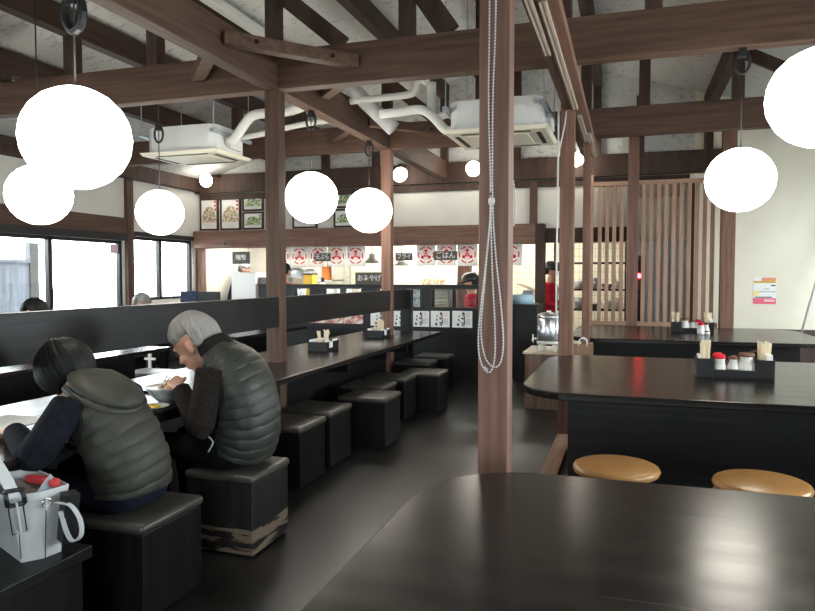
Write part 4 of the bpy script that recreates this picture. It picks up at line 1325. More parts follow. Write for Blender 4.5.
# ------------------------------------------------------------------ far side of the counter: tables and seats by the windows
def low_table(x, y, lx, ly, label, m='table_y'):
    t = thing('window_table', label, 'table', (x, y, 0))
    part('table_top', MB().box(-lx / 2, lx / 2, -ly / 2, ly / 2, .685, .72), M[m], t, bev=.004, world=False)
    part('support_panel', MB().box(-.04, .04, -ly / 2 + .15, ly / 2 - .15, 0, .685), M['black_z'], t, world=False)
    return t
low_table(-4.65, 4.25, .70, 2.9, 'black table beyond the rail, shining white with window light, nearer one')
low_table(-4.62, 7.75, .72, 1.8, 'black table beyond the rail, farther one by the corner')
t = thing('stool_leg_glare', 'stool leg beyond the rail between the two diners, window glare painted white', 'stand', (-5.15, 6.45, 0))  # stool leg whose window light is put into the white colour
part('post', MB().box(-.013, .013, -.013, .013, 0, .60), M['white'], t, world=False)
part('cross_bar', MB().box(-.07, .07, -.012, .012, .47, .495), M['white'], t, world=False)
part('foot', MB().box(-.16, .16, -.16, .16, .0, .03), M['white'], t, world=False)
box_stool(-4.80, 6.0, 'black box stool beyond the rail, near the glare-white stool leg')
box_stool(-5.40, 4.95, 'black box stool by the windows, under the guest with dark hair')
box_stool(-6.20, 7.40, 'black box stool by the windows under the guest with white hair')
# outside
t = thing('yard_fence', 'dark boarded fence outside the left sliding window', 'fence', (-9.0, 6.6, 0))
part('boards', MB().box(-9.05, -9.0, 2.0, 8.45, -.02, 1.63), M['fence'], t)
part('end_post', MB().box(-9.08, -8.98, 8.45, 8.62, -.02, 1.95), M['frame'], t)
part('cap', MB().box(-9.08, -8.97, 2.0, 8.45, 1.63, 1.68), M['fence'], t)
solo('window_sticker', 'small red sticker on the top corner of the left window', 'sticker', MB().box(XL - .048, XL - .045, 8.24, 8.40, 1.755, 1.895), M['pink'])

# ------------------------------------------------------------------ people
M['hair_black'] = hair_mat('black hair', (.0030, .0030, .0035), (.0095, .009, .009), .55)
M['hair_grey'] = hair_mat('silver grey hair', (.17, .165, .16), (.42, .41, .395), .5)
def remesh(mb, voxel, sm=6, fac=.5):
    me = mesh_of('tmp', mb, None)
    o = bpy.data.objects.new('tmp', me)
    col.objects.link(o)
    r = o.modifiers.new('r', 'REMESH'); r.mode = 'VOXEL'; r.voxel_size = voxel
    s = o.modifiers.new('s', 'SMOOTH'); s.iterations = sm; s.factor = fac
    dg = bpy.context.evaluated_depsgraph_get()
    out = bpy.data.meshes.new_from_object(o.evaluated_get(dg))
    bpy.data.objects.remove(o)
    bpy.data.meshes.remove(me)
    for p in out.polygons:
        p.use_smooth = True
    return out

def body_part(name, mb, m, parent, voxel=.008, sm=4, label=None):
    me = remesh(mb, voxel, sm)
    me.name = name
    me.materials.clear()
    me.materials.append(m)
    o = link(name, me, parent)
    if label:
        o['label'] = label
    return o

def spine_loft(pts, n=40, puffs=0, amp=.0, skew=0.0, k=8):
    """pts: list of (f, l, z, half-depth, half-width); ring planes lie across the spine"""
    C_ = smooth_path([Vector((p[0], p[1], p[2])) for p in pts], k)
    S_ = smooth_path([Vector((p[3], p[4], 0)) for p in pts], k)
    rs = []
    total = len(C_)
    for i, c in enumerate(C_):
        d = (C_[min(i + 1, total - 1)] - C_[max(i - 1, 0)]).normalized()
        w = Vector((0, 1, 0))
        u = w.cross(d).normalized()
        ring = []
        for q in range(n):
            a = 2 * PI * q / n
            ca, sa = math.cos(a), math.sin(a)
            e = 2 / 2.5
            x = math.copysign(abs(ca) ** e, ca) * S_[i].x
            y = math.copysign(abs(sa) ** e, sa) * S_[i].y
            g = 1.0
            if puffs:
                ph = i / (total - 1) * puffs + skew * sa
                g = 1 + amp * (abs(math.sin(PI * ph)) ** .34 - .75) + amp * .25 * math.sin(7 * a + 3 * math.floor(ph))
            ring.append(c + u * (x * g) + w * (y * g))
        rs.append(ring)
    return rs

def head_mb(s=1.0):
    """a head whose centre is the origin, looking along +x, about .24 tall at s=1"""
    mb = MB()
    mb.ball((-.012, 0, .022), (.098, .077, .098), 28, 18)
    mb.ball((.018, 0, -.045), (.068, .058, .072), 24, 14)
    mb.ball((.045, 0, -.098), (.030, .030, .022), 16, 10)           # chin
    mb.ball((.074, 0, .030), (.016, .050, .018), 16, 8)             # brow
    for y in (-1, 1):
        mb.ball((.058, y * .036, -.030), (.026, .024, .024), 14, 10)   # cheeks
        mb.ball((-.008, y * .079, -.012), (.020, .009, .032), 14, 10)  # ears
        mb.ball((-.004, y * .086, -.004), (.014, .006, .022), 12, 8)
    mb.add([(.083, -.010, .020), (.083, .010, .020), (.104, -.014, -.030), (.104, .014, -.030), (.078, -.019, -.036), (.078, .019, -.036), (.072, -.012, .02), (.072, .012, .02)],
           [(0, 1, 3, 2), (2, 3, 5, 4), (0, 2, 4, 6), (1, 7, 5, 3), (6, 4, 5, 7), (0, 6, 7, 1)])
    mb.ball((.098, 0, -.027), (.012, .014, .010), 12, 8)
    mb.ball((.080, 0, -.060), (.012, .024, .006), 14, 8)
    mb.ball((.078, 0, -.071), (.012, .021, .006), 14, 8)
    return mb.xf(Matrix.Scale(s, 4))

TILT = Matrix.Rotation(R_(-24), 3, 'Y')
def hair_mb(s, style, seed=1):
    rnd = random.Random(seed)
    mb = MB()
    nu, nv = 96, 48
    rs = []
    for j in range(nv + 1):
        th = .03 + (PI - .06) * j / nv          # from the top down
        ring = []
        for i in range(nu):
            ph = 2 * PI * i / nu
            d = TILT @ Vector((math.sin(th) * math.cos(ph), math.sin(th) * math.sin(ph), math.cos(th)))
            el = math.degrees(math.asin(d.z))
            az = abs(math.degrees(math.atan2(d.y, d.x)))
            if style == 'short':
                low = -12 if az > 125 else (-24 if az > 100 else (4 if az > 78 else (28 if az > 40 else 36)))
                low = -46 if az > 125 else (-30 if az > 108 else (26 if az > 72 else (20 if az > 40 else 32)))
                vol = .040
            elif style == 'bob':
                low = -58 if az > 95 else (-50 if az > 42 else 16)
                vol = .036
            else:
                low = -30 if az > 100 else 25
                vol = .014
            cov = max(0, min(1, (el - low) / 16 + .5))
            cov = cov * (.72 + .28 * max(0, min(1, (el - low) / 60)))
            strand = .0018 * math.sin(i * 2.1 + 1.3 * math.sin(j * .15)) + .0016 * math.sin(i * 5.3 + j * .1) + .004 * math.sin(ph * 3 + el * .03)
            base = Vector((.102, .084, .112))
            r = 1 / math.sqrt((d.x / base.x) ** 2 + (d.y / base.y) ** 2 + (d.z / base.z) ** 2)
            rr = r - .030 + cov * (vol + .022 + strand)
            ring.append(Vector((-.012, 0, .012)) + d * rr)
        rs.append(ring)
    return mb.rings(rs).xf(Matrix.Scale(s, 4))

def hand_mb(wrist, direc, palm_up, side, curl=.5, s=1.0, bend=None):
    """a hand starting at WRIST along DIREC; PALM_UP is the normal of the back of the hand; SIDE +1/-1 puts the thumb"""
    d = Vector(direc).normalized()
    nrm = Vector(palm_up)
    nrm = (nrm - d * nrm.dot(d)).normalized()
    sd = d.cross(nrm) * side
    w = Vector(wrist)
    mb = MB()
    rs = []
    for t_, hw, hh in ((-.02, .026, .019), (.0, .027, .018), (.03, .036, .016), (.06, .041, .014), (.088, .040, .012), (.10, .032, .008)):
        c = w + d * (t_ * s)
        rs.append([c + sd * (math.cos(2 * PI * k / 14) * hw * s) + nrm * (math.sin(2 * PI * k / 14) * hh * s) for k in range(14)])
    mb.rings(rs)
    for off, L in ((.029, .070), (.010, .080), (-.010, .074), (-.028, .058)):
        p = w + d * (.085 * s) + sd * (off * s)
        pts, rr = [p - d * (.02 * s)], [.0092 * s]
        cur = d.copy()
        ang = 0
        for seg, f in enumerate((.45, .32, .25)):
            ang += curl * (.55 if seg == 0 else .8)
            cur = d * math.cos(ang) - nrm * math.sin(ang)
            pts.append(pts[-1] + cur * (L * f * s) if seg else p)
            rr.append((.0092 - .001 * seg) * s)
        pts.append(pts[-1] + cur * (L * .3 * s)); rr.append(.0065 * s)
        mb.tube(pts, rr, 10)
    p = w + d * (.02 * s) + sd * (.028 * s)
    td = (d * .55 + sd * .65 - nrm * .35).normalized()
    td2 = (d * .9 + sd * .15 - nrm * .45).normalized()
    mb.tube([p - td * .015 * s, p + td * .030 * s, p + td * .030 * s + td2 * .026 * s, p + td * .030 * s + td2 * .046 * s], [.013 * s, .0115 * s, .010 * s, .007 * s], 10)
    return mb

def orient(at, yaw_, pitch, roll=0):
    return Matrix.Translation(Vector(at)) @ Matrix.Rotation(yaw_, 4, 'Z') @ Matrix.Rotation(pitch, 4, 'Y') @ Matrix.Rotation(roll, 4, 'X')

def limb(mb, a, b, c, ra, rb, rc, n=14):
    P = smooth_path([a, (Vector(a) + Vector(b)) / 2, b, (Vector(b) + Vector(c)) / 2, c], 4)
    m = len(P)
    rr = []
    for i in range(m):
        t_ = i / (m - 1)
        rr.append(ra + (rb - ra) * t_ * 2 if t_ < .5 else rb + (rc - rb) * (t_ - .5) * 2)
    mb.tube(P, rr, n)

def seated(name_label, loc, ang, spine, head, hpy, arms, legs, cl, hs=1.08):
    """arms: [(shoulder, elbow, wrist, hand dir, back-of-hand normal, thumb side, curl)], local frame f,l,z"""
    t = thing('person', name_label, 'person', loc, ang)
    H = orient(head, hpy[0], hpy[1], hpy[2])
    body = MB()
    body.join(head_mb(hs).xf(H))
    neck = spine[-1]
    body.tube([(neck[0] - .02, neck[1], neck[2] - .05), (neck[0], neck[1], neck[2]), tuple(H @ Vector((-.02, 0, -.07)))], [.062, .056, .054], 16)
    body.rings(spine_loft([(p[0], p[1], p[2], p[3] * .86, p[4] * .88) for p in spine], 28))
    for sh, el, wr, hd, nm, side, curl in arms:
        limb(body, sh, el, wr, .046, .037, .027)
        body.join(hand_mb(wr, hd, nm, side, curl, .98))
    for hp, kn, an, toe in legs:
        limb(body, hp, kn, an, .080, .055, .038)
        body.tube([an, ((an[0] + toe[0]) / 2, an[1], .045), toe], [.036, .036, .026], 12)
    body_part('body', body, M['skin'], t, .0055, 5)
    for y in (-1, 1):
        e = MB().ball((.079 * hs, y * .031 * hs, .006 * hs), .0105 * hs, 12, 8).xf(H)
        part('eye', e, M['eye'], t, smooth=True, world=False)
    hair_part(hair_mb(hs, cl['hair'][0], 3).xf(H), M[cl['hair'][1]], t)
    # sleeves
    for sh, el, wr, hd, nm, side, curl in arms:
        sl = MB()
        back = Vector((sh[0] - .01, sh[1] * .62, sh[2] - .035))
        limb(sl, sh, el, tuple(Vector(wr) + (Vector(el) - Vector(wr)).normalized() * .02), .078, .064, .047)
        sl.tube([back, sh], [.045, .070], 14)
        body_part('sleeve', sl, M[cl['sleeve']], t, .008, 4)
    # trousers
    tr = MB()
    p0 = spine[0]
    tr.rings(spine_loft([(p0[0] - .01, 0, p0[2] - .078, .10, .145), (p0[0], 0, p0[2] - .02, .128, .168), (p0[0] + .01, 0, p0[2] + .06, .12, .16)], 28))
    for hp, kn, an, toe in legs:
        limb(tr, hp, kn, an, .084, .066, .054)
    body_part('trousers', tr, M[cl['legs']], t, .010, 5)
    for hp, kn, an, toe in legs:
        sh_ = MB()
        sh_.tube([(an[0] - .05, an[1], .035), (an[0], an[1], .05), ((an[0] + toe[0]) / 2, an[1], .045), (toe[0], toe[1], .035), (toe[0] + .03, toe[1], .03)], [.030, .046, .044, .038, .02], 14)
        body_part('shoe', sh_, M['black'], t, .008, 3)
    return t, H

# the woman: dark hair, olive vest with a hood, navy sleeves, head bent over the counter
spine_w = [(-.015, 0, .505, .115, .155), (-.01, 0, .62, .115, .150), (.055, 0, .74, .112, .150), (.12, 0, .84, .105, .160), (.165, 0, .91, .082, .14), (.215, 0, .945, .060, .07)]
arms_w = [((.15, .168, .875), (.145, .36, .715), (.395, .225, .770), (.9, -.35, -.1), (.1, .2, 1), 1, .5),
          ((.15, -.168, .875), (.20, -.29, .735), (.43, -.16, .775), (.9, .35, .0), (0, 0, 1), -1, .6)]
legs_w = [((.02, .095, .508), (.44, .13, .50), (.40, .13, .08), (.55, .14, .03)), ((.02, -.095, .508), (.44, -.13, .50), (.40, -.13, .08), (.55, -.14, .03))]
tw, HW = seated('person with dark hair, olive quilted vest with hood and navy sleeves, bent over the counter', (-2.06, 2.43, 0), PI,
                spine_w, (.335, -.01, .985), (0, R_(52), 0), arms_w, legs_w, {'hair': ('bob', 'hair_black'), 'sleeve': 'cloth_navy', 'legs': 'denim'}, 1.08)
vest = [(-.015, 0, .500, .135, .178), (-.012, 0, .58, .140, .178), (.012, 0, .66, .138, .176), (.06, 0, .75, .132, .180), (.12, 0, .835, .120, .186), (.165, 0, .90, .098, .160), (.21, 0, .94, .075, .10)]
mb = MB().rings(spine_loft(vest, 96, 11, .055, .45, 24))
o = part('vest', mb, M['vest_w'], tw, smooth=True, world=False)
hd = MB()
rs = []
for i in range(25):                                   # hood lying on the upper back
    u = i / 24
    c = Vector((.235 - .265 * u, 0, .985 - .105 * u - .005 * math.sin(PI * u)))
    w = .155 * math.sin(PI * (.10 + .86 * u)) ** .45
    h = .066 * math.sin(PI * (.06 + .88 * u)) ** .6
    ring = []
    for k in range(32):
        a = 2 * PI * k / 32
        wr = 1 + .06 * math.sin(5 * a + 8 * u) + .05 * math.sin(3 * a - 11 * u) + .03 * math.sin(9 * a + 17 * u)
        ring.append(c + Vector((.45 * h * math.sin(a) * wr, w * math.cos(a), h * math.sin(a) * wr)))
    rs.append(ring)
hd.rings(rs)
hood = part('hood', hd, M['vest_w'], tw, smooth=True, world=False)
part('hood_hem', MB().tube(smooth_path([(.21, -.130, .945), (.14, -.155, .915), (.07, -.150, .885), (.0, -.105, .852), (-.03, 0, .838), (.0, .105, .852), (.07, .150, .885), (.14, .155, .915), (.21, .130, .945)], 6), .016, 10), M['vest_w'], hood, smooth=True, world=False)
part('armhole_trim', MB().tube([(.12 + .040 * math.cos(a), .186 + .010 * math.sin(a), .82 + .095 * math.sin(a)) for a in [2 * PI * k / 24 for k in range(25)]], .012, 8), M['collar'], tw, smooth=True, world=False)

# the man: grey hair, olive vest with black collar, brown sleeves, eating
spine_m = [(-.02, 0, .505, .118, .158), (-.045, 0, .64, .120, .155), (-.025, 0, .78, .120, .160), (.02, 0, .90, .115, .172), (.08, 0, .985, .09, .15), (.135, 0, 1.03, .062, .072)]
arms_m = [((.045, .178, .945), (.06, .255, .66), (.265, .14, .845), (.75, -.45, .25), (.2, .6, .75), 1, .75),
          ((.045, -.178, .945), (.11, -.25, .70), (.33, -.10, .77), (.85, .45, .05), (0, -.2, 1), -1, .6)]
legs_m = [((.0, .095, .508), (.42, .13, .51), (.40, .13, .08), (.55, .14, .03)), ((.0, -.095, .508), (.42, -.13, .51), (.40, -.13, .08), (.55, -.14, .03))]
tm, HM = seated('person with grey hair in a dark olive quilted vest, eating from a bowl with chopsticks', (-1.965, 3.16, 0), PI,
                spine_m, (.265, .0, 1.045), (R_(9), R_(36), 0), arms_m, legs_m, {'hair': ('short', 'hair_grey'), 'sleeve': 'cloth_brown', 'legs': 'trousers'}, 1.18)
vest = [(-.03, 0, .490, .135, .180), (-.055, 0, .57, .145, .186), (-.062, 0, .66, .148, .186), (-.050, 0, .76, .147, .188), (-.015, 0, .86, .140, .194), (.035, 0, .94, .122, .190), (.085, 0, .995, .095, .148), (.115, 0, 1.025, .08, .105)]
part('vest', MB().rings(spine_loft(vest, 96, 14, .038, .35, 26)), M['vest_m'], tm, smooth=True, world=False)
part('collar', MB().rings([[Vector((.118 + .032 * j + rr * math.cos(a) * .8, rr * math.sin(a) * .86, 1.025 + .036 * j + rr * math.cos(a) * -.45)) for a in [2 * PI * k / 28 for k in range(28)]] for j, rr in ((0, .108), (1, .100), (1.5, .094))], False), M['collar'], tm, smooth=True, world=False)
tm.children[-1].modifiers.new('solid', 'SOLIDIFY').thickness = .012
part('armhole_trim', MB().tube([(.025 + .055 * math.cos(a) + .02 * math.sin(a), .190 + .008 * math.sin(a), .85 + .105 * math.sin(a)) for a in [2 * PI * k / 24 for k in range(25)]], .010, 8), M['collar'], tm, smooth=True, world=False)
part('drawcord', MB().tube(smooth_path([(.05, .182, .66), (.065, .192, .635), (.06, .195, .61), (.045, .190, .595), (.03, .192, .575), (.045, .192, .545), (.06, .188, .525)], 5), .004, 6), M['paper'], tm, smooth=True, world=False)
# chopsticks he holds
solo('chopsticks', 'pair of dark chopsticks held over the bowl by the grey-haired diner', 'chopsticks',
     MB().bar((-2.315, 3.04, .895), (-2.385, 3.07, .828), .006, .006).bar((-2.31, 3.055, .885), (-2.385, 3.085, .824), .006, .006), M['paper'])

# food on the counter
t = thing('serving_tray', 'black lacquer tray under the noodle bowl', 'tray', (-2.46, 3.10, .725))
part('tray', MB().prism(round_rect(-.25, .24, -.24, .24, .03, 5), 0, .008), M['tray'], t, world=False)
rim = MB()
for p in (((-.25, -.24), (.24, -.24)), ((.24, -.24), (.24, .24)), ((.24, .24), (-.25, .24)), ((-.25, .24), (-.25, -.24))):
    rim.bar((*p[0], .012), (*p[1], .012), .010, .016)
part('rim', rim, M['tray'], t, world=False)
t = thing('noodle_bowl', 'blue-grey noodle bowl heaped with fried topping, before the grey-haired diner', 'bowl', (-2.365, 3.10, .7335))
part('bowl', MB().lathe([(.001, 0), (.045, 0), (.048, .012), (.085, .045), (.112, .085), (.115, .092), (.108, .09), (.08, .05), (.04, .02), (.001, .018)], n=36), M['bowl'], t, smooth=True, world=False)
part('rim', MB().lathe([(.108, .090), (.113, .0935), (.117, .090), (.114, .085)], n=36), M['bowl_white'], t, smooth=True, world=False)
part('soup', MB().lathe([(.001, .066), (.095, .066), (.095, .070), (.001, .070)], n=30), M['noodle'], t, world=False)
rnd = random.Random(4)
nd = MB()
for k in range(34):
    a, r_ = rnd.uniform(0, 2 * PI), rnd.uniform(0, .06)
    nd.ball((.0 + r_ * math.cos(a), r_ * math.sin(a), .078 + .035 * (1 - r_ / .06) + rnd.uniform(-.004, .006)), (rnd.uniform(.010, .018), rnd.uniform(.010, .018), rnd.uniform(.008, .014)), 8, 6)
part('topping', nd, M['noodle'], t, smooth=True, world=False)
t = thing('side_plate', 'small pale plate with yellow food beside the noodle bowl', 'plate', (-2.33, 2.945, .7335))
part('plate', MB().lathe([(.001, 0), (.04, 0), (.075, .014), (.078, .017), (.07, .015), (.04, .004), (.001, .004)], n=28), M['bowl_white'], t, smooth=True, world=False)
nd = MB()
for k in range(9):
    nd.ball((rnd.uniform(-.03, .03), rnd.uniform(-.03, .03), .012), (.014, .012, .008), 8, 6)
part('pickle', nd, M['yellow'], t, smooth=True, world=False)
t = thing('drinking_glass', 'striped glass on the counter by the dark-haired diner', 'glass', (-2.40, 2.20 + .26, .725))
part('glass', MB().lathe([(.001, 0), (.03, 0), (.034, .09), (.032, .09), (.028, .004), (.001, .004)], n=20), M['glass_jar'], t, smooth=True, world=False)
solo('paper_sheet', 'white menu sheet lying near the dark-haired diner', 'paper', MB().box(-2.95, -2.66, 2.25, 2.62, .7255, .7275), M['paper'])

# handbag
ang = math.atan2(.122, .054)              # direction of its short side on the stool
t = thing('handbag', 'pale grey leather handbag with black buckles standing on the plank-topped stool', 'bag', (-2.0, 1.815, .4205), 0)
e1 = Vector((.054, .122, 0)).normalized()       # along the gusset, away from the viewer
e2 = Vector((-.122, .054, 0)).normalized()      # along the front, to the left
def bagp(u, v, z):
    return e1 * u + e2 * v + Vector((0, 0, z))
GW, LW, BH = .135, .30, .245
def bag_ring(z, grow, sag=0):
    pts = []
    for u, v in ((0, 0), (.5, -.06), (1, 0), (1, .5), (1, 1), (.5, 1.03), (0, 1), (0, .5)):
        uu = (u - .5) * GW * (1 + grow * .95) + GW / 2 - .020 * grow
        vv = (v - .5) * LW * (1 + grow * .16) + LW / 2
        pts.append(bagp(uu, vv, z))
    return pts
outer = MB()
lv = [(0, 0), (.04, .05), (.12, .2), (.20, .45), (BH, .6)]
outer.rings([bag_ring(z, g) for z, g in lv], False)
outer.f.append(tuple(range(7, -1, -1)))
o = part('bag_body', outer, M['leather'], t, world=False, smooth=False)
s = o.modifiers.new('solid', 'SOLIDIFY'); s.thickness = .006
bevel(o, .004)
lin = MB()
lin.rings([bag_ring(.17, .30), bag_ring(.16, .28)], True)
part('lining', lin.xf(Matrix.Translation((0, 0, 0))), M['lining'], t, world=False)
def bag_strip(pts, r=.003, m='leather_black', nm='piping'):
    return part(nm, MB().tube(pts, r, 6), M[m], t, smooth=True, world=False)
bag_strip([bagp(GW / 2, -.012 - .02, .005), bagp(GW / 2, -.022 - .022, .12), bagp(GW / 2, -.03 - .02, .20)], .0018, nm='seam')
bag_strip([bagp(-.004, -.012, .02), bagp(-.012, -.024, .11)], .0018, nm='seam')
d = part('ring_tab', MB().bar(bagp(GW / 2, -.052, .215), bagp(GW / 2, -.047, .185), .022, .006, e1), M['leather'], t, world=False)
part('d_ring', MB().tube([bagp(GW / 2, -.056, .21) + e1 * (.014 * math.cos(a)) + Vector((0, 0, .014 * math.sin(a))) for a in [2 * PI * k / 16 for k in range(17)]], .0035, 6), M['chrome'], d, smooth=True, world=False)
tb = part('strap_tab', MB().bar(bagp(-.028, -.036, .235), bagp(-.012, -.026, .12), .044, .006, e1), M['leather'], t, world=False, bev=.002)
part('tab_edge', MB().tube([bagp(-.051, -.040, .235), bagp(-.035, -.030, .118), bagp(.011, -.030, .118), bagp(-.005, -.040, .235)], .0022, 6), M['leather_black'], tb, world=False)
bk = MB()
q = [bagp(-.060, -.046, .275), bagp(-.004, -.046, .272), bagp(.002, -.044, .222), bagp(-.052, -.044, .222)]
for i in range(4):
    bk.tube([q[i], q[(i + 1) % 4]], .008, 8)
part('buckle', bk, M['leather_black'], t, smooth=True, world=False, label='black square buckle')
hs_ = [bagp(-.03, -.042, .25), bagp(-.045, -.030, .30), bagp(-.065, .01, .36), bagp(-.08, .07, .40), bagp(-.08, .14, .41), bagp(-.07, .20, .38), bagp(-.05, .235, .31), bagp(-.03, .245, .25)]
P = smooth_path(hs_, 6)
hb = MB()
rs = []
for i, p in enumerate(P):
    dd = (P[min(i + 1, len(P) - 1)] - P[max(i - 1, 0)]).normalized()
    nn = dd.cross(e1).normalized()
    rs.append([p + e1 * (.019 * a) + nn * (.004 * b) for a, b in ((-1, -1), (1, -1), (1, 1), (-1, 1))])
hb.rings(rs)
part('handle', hb, M['leather'], t, world=False, smooth=False)
# shoulder strap hanging off the gusset side
sp = smooth_path([bagp(GW * .75, -.05, .20), bagp(GW * 1.0, -.085, .19), bagp(GW * 1.15, -.115, .14), bagp(GW * 1.15, -.12, .085), bagp(GW * 1.0, -.10, .065), bagp(GW * .9, -.08, .10), bagp(GW * .82, -.062, .17)], 6)
hb = MB()
rs = []
for i, p in enumerate(sp):
    dd = (sp[min(i + 1, len(sp) - 1)] - sp[max(i - 1, 0)]).normalized()
    nn = dd.cross(e1).normalized()
    rs.append([p + e1 * (.008 * a) + nn * (.0025 * b) for a, b in ((-1, -1), (1, -1), (1, 1), (-1, 1))])
hb.rings(rs)
part('shoulder_strap', hb, M['leather'], t, world=False)
part('gusset_patch', MB().bar(bagp(GW * 1.10, -.055, .225), bagp(GW * 1.04, -.035, .05), .05, .05, e1), M['leather_black'], t, world=False)
Q = Vector((-2.0, 1.815, .42))
solo('pouch', 'red glossy pouch poking out of the handbag', 'pouch', MB().bar(Q + bagp(.115, -.02, .262), Q + bagp(.10, .20, .238), .035, .030, (0, 0, 1)), M['red_gloss'], bev=.01)
solo('pouch', 'grey fabric pouch lying in the handbag behind the red pouch', 'pouch', MB().bar(Q + bagp(.052, .03, .195), Q + bagp(.052, .24, .20), .07, .07, (0, 0, 1)), M['lining'], bev=.02)
solo('umbrella_tip', 'clear plastic sleeve corner sticking up from the handbag', 'sleeve', MB().add([Vector((-2.0, 1.815, .42)) + bagp(*p) for p in ((.045, .0, .225), (.135, .0, .225), (.105, .0, .292), (.045, .006, .225), (.135, .006, .225), (.105, .006, .292))], [(0, 1, 2), (5, 4, 3), (0, 3, 4, 1), (1, 4, 5, 2), (2, 5, 3, 0)]), M['steel_dull'])

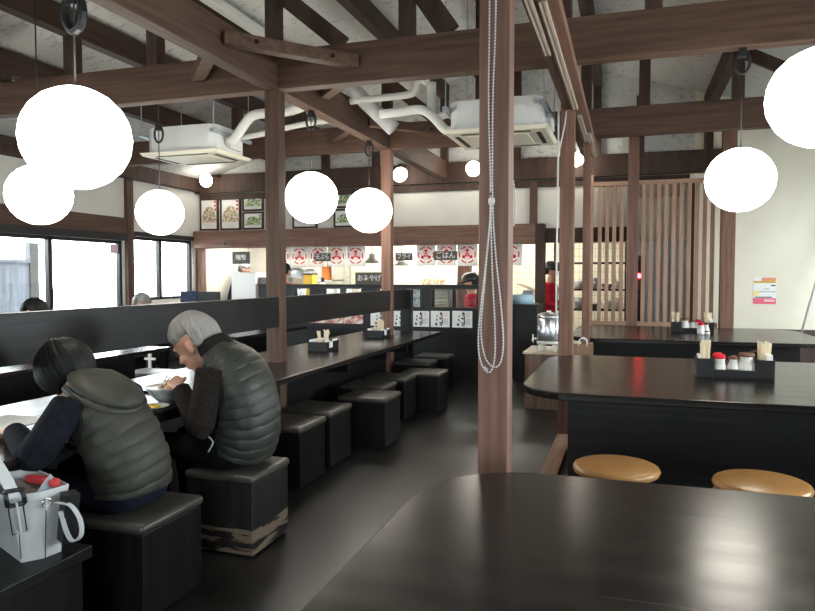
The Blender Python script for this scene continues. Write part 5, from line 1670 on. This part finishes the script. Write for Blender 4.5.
# staff and guests further back, standing
def standing(label, loc, ang, h, hair, shirt, legs_m, cap=False, grey=False, voxel=.012, lean=0.0, arm_f=.22, body_only=False):
    t = thing('person', label, 'person', loc, ang)
    k = h / 1.68
    sp = [(-.01, 0, .86 * k, .115, .165), (-.01, 0, 1.0 * k, .11, .145), (.0 + lean * .3, 0, 1.15 * k, .118, .165), (.01 + lean * .6, 0, 1.28 * k, .112, .185), (.015 + lean * .8, 0, 1.37 * k, .085, .15), (.02 + lean, 0, 1.42 * k, .06, .065)]
    hd_ = (.045 + lean * 1.3, 0, 1.545 * k)
    H = orient(hd_, 0, R_(12 + lean * 80), 0)
    body = MB().join(head_mb(1.0).xf(H))
    body.tube([(.02 + lean, 0, 1.36 * k), (.03 + lean * 1.1, 0, 1.43 * k), tuple(H @ Vector((-.02, 0, -.07)))], [.06, .054, .052], 14)
    body.rings(spine_loft([(p[0], p[1], p[2], p[3] * .85, p[4] * .88) for p in sp], 24))
    arms = []
    for s in (1, -1):
        sh, el, wr = (lean * .7, s * .185, 1.33 * k), (.02 + lean * .7, s * .235, 1.06 * k), (arm_f + lean * .7, s * .16, .98 * k)
        arms.append((sh, el, wr))
        limb(body, sh, el, wr, .044, .036, .026)
        body.join(hand_mb(wr, (.9, -s * .3, -.2), (.2, s * .3, .9), s, .6, .95))
    lg = []
    for s in (1, -1):
        hp, kn, an = (0, s * .09, .86 * k), (.02, s * .095, .47 * k), (-.01, s * .095, .08)
        lg.append((hp, kn, an))
        limb(body, hp, kn, an, .075, .052, .036)
        body.tube([an, (.07, s * .1, .045), (.16, s * .105, .03)], [.036, .036, .026], 12)
    body_part('body', body, M['skin'], t, .008, 4)
    for y in (-1, 1):
        part('eye', MB().ball((.079, y * .031, .006), .0105, 10, 6).xf(H), M['eye'], t, smooth=True, world=False)
    hair_part(hair_mb(1.0, 'short', 5).xf(H), M[hair], t)
    tp = MB().rings(spine_loft([(p[0], p[1], p[2], p[3] * 1.06, p[4] * 1.05) for p in [(-.01, 0, .80 * k, .12, .17)] + sp[:-1]], 28))
    for sh, el, wr in arms:
        limb(tp, sh, el, tuple(Vector(el).lerp(Vector(wr), .8)), .062, .052, .042)
    body_part('shirt', tp, M[shirt], t, .010, 4)
    tr = MB().rings(spine_loft([(-.01, 0, .80 * k, .10, .15), (-.01, 0, .86 * k, .12, .168), (-.01, 0, .93 * k, .115, .16)], 24))
    for hp, kn, an in lg:
        limb(tr, hp, kn, an, .085, .066, .055)
    body_part('trousers', tr, M[legs_m], t, voxel, 4)
    for s in (1, -1):
        body_part('shoe', MB().tube([(-.06, s * .095, .035), (0, s * .095, .05), (.08, s * .1, .045), (.17, s * .105, .033), (.2, s * .105, .028)], [.03, .046, .044, .038, .02], 12), M['black'], t, .010, 3)
    if cap:
        c = part('cap', MB().lathe([(.138, .03), (.140, .06), (.134, .10), (.105, .148), (.05, .168), (.001, .172)], (-.012, 0, 0), 24, 1.0, .86).xf(H), M['black'], t, smooth=True, world=False)
        part('cap_peak', MB().prism([(.08, -.08), (.14, -.07), (.19, -.04), (.205, 0), (.19, .04), (.14, .07), (.08, .08)], .035, .047).xf(H), M['black'], c, world=False)
    return t
standing('person in a red shirt and black cap, standing in the passage past the dispenser', (-1.17, 10.9, 0), R_(-10), 1.62, 'hair_black', 'cloth_red', 'trousers', True)
standing('person in a red shirt and black cap, behind the partition window by the lone pillar', (-2.22, 10.12, 0), R_(185), 1.42, 'hair_black', 'cloth_red', 'trousers', True)
standing('person with black hair in a red shirt, in the kitchen beside the nearer counter pillar', (-5.22, 9.75, 0), R_(80), 1.60, 'hair_black', 'cloth_red', 'trousers', False)
standing('person with grey hair in a navy coat, standing behind the white cabinet', (-6.98, 11.15, 0), R_(10), 1.66, 'hair_grey', 'cloth_coat', 'trousers', False, lean=.12, arm_f=.12)
# two guests beyond the rail: only the crown of the head shows
spine_g = [(-.03, 0, .50, .13, .175), (-.03, 0, .64, .13, .170), (.0, 0, .78, .13, .18), (.04, 0, .90, .12, .19), (.08, 0, .98, .09, .155), (.12, 0, 1.03, .06, .075)]
for label, loc, hairm, ang, hz in (('person with dark hair beyond the rail by the sliding windows', (-5.40, 4.95, 0), 'hair_black', 0, 1.055), ('person with white hair beyond the rail by the window post', (-6.20, 7.40, 0), 'hair_grey', 0, 1.04)):
    dz = hz - 1.10
    sp = [(a, b, c + dz * min(1, max(0, (c - .5) / .5)), d_, e_) for a, b, c, d_, e_ in spine_g]
    arms_g = [((.05, .19, .93 + dz), (.12, .25, .72), (.32, .14, .775), (.9, -.35, 0), (0, 0, 1), 1, .5), ((.05, -.19, .93 + dz), (.12, -.25, .72), (.32, -.14, .775), (.9, .35, 0), (0, 0, 1), -1, .5)]
    tg, HG = seated(label, loc, ang, sp, (.19, 0, hz), (0, R_(22), 0), arms_g, legs_m, {'hair': ('short', hairm), 'sleeve': 'cloth_coat', 'legs': 'trousers'}, 1.05)
    part('jacket', MB().rings(spine_loft([(p[0], p[1], p[2], p[3] * 1.14, p[4] * 1.12) for p in sp], 32)), M['cloth_coat'], tg, smooth=True, world=False)
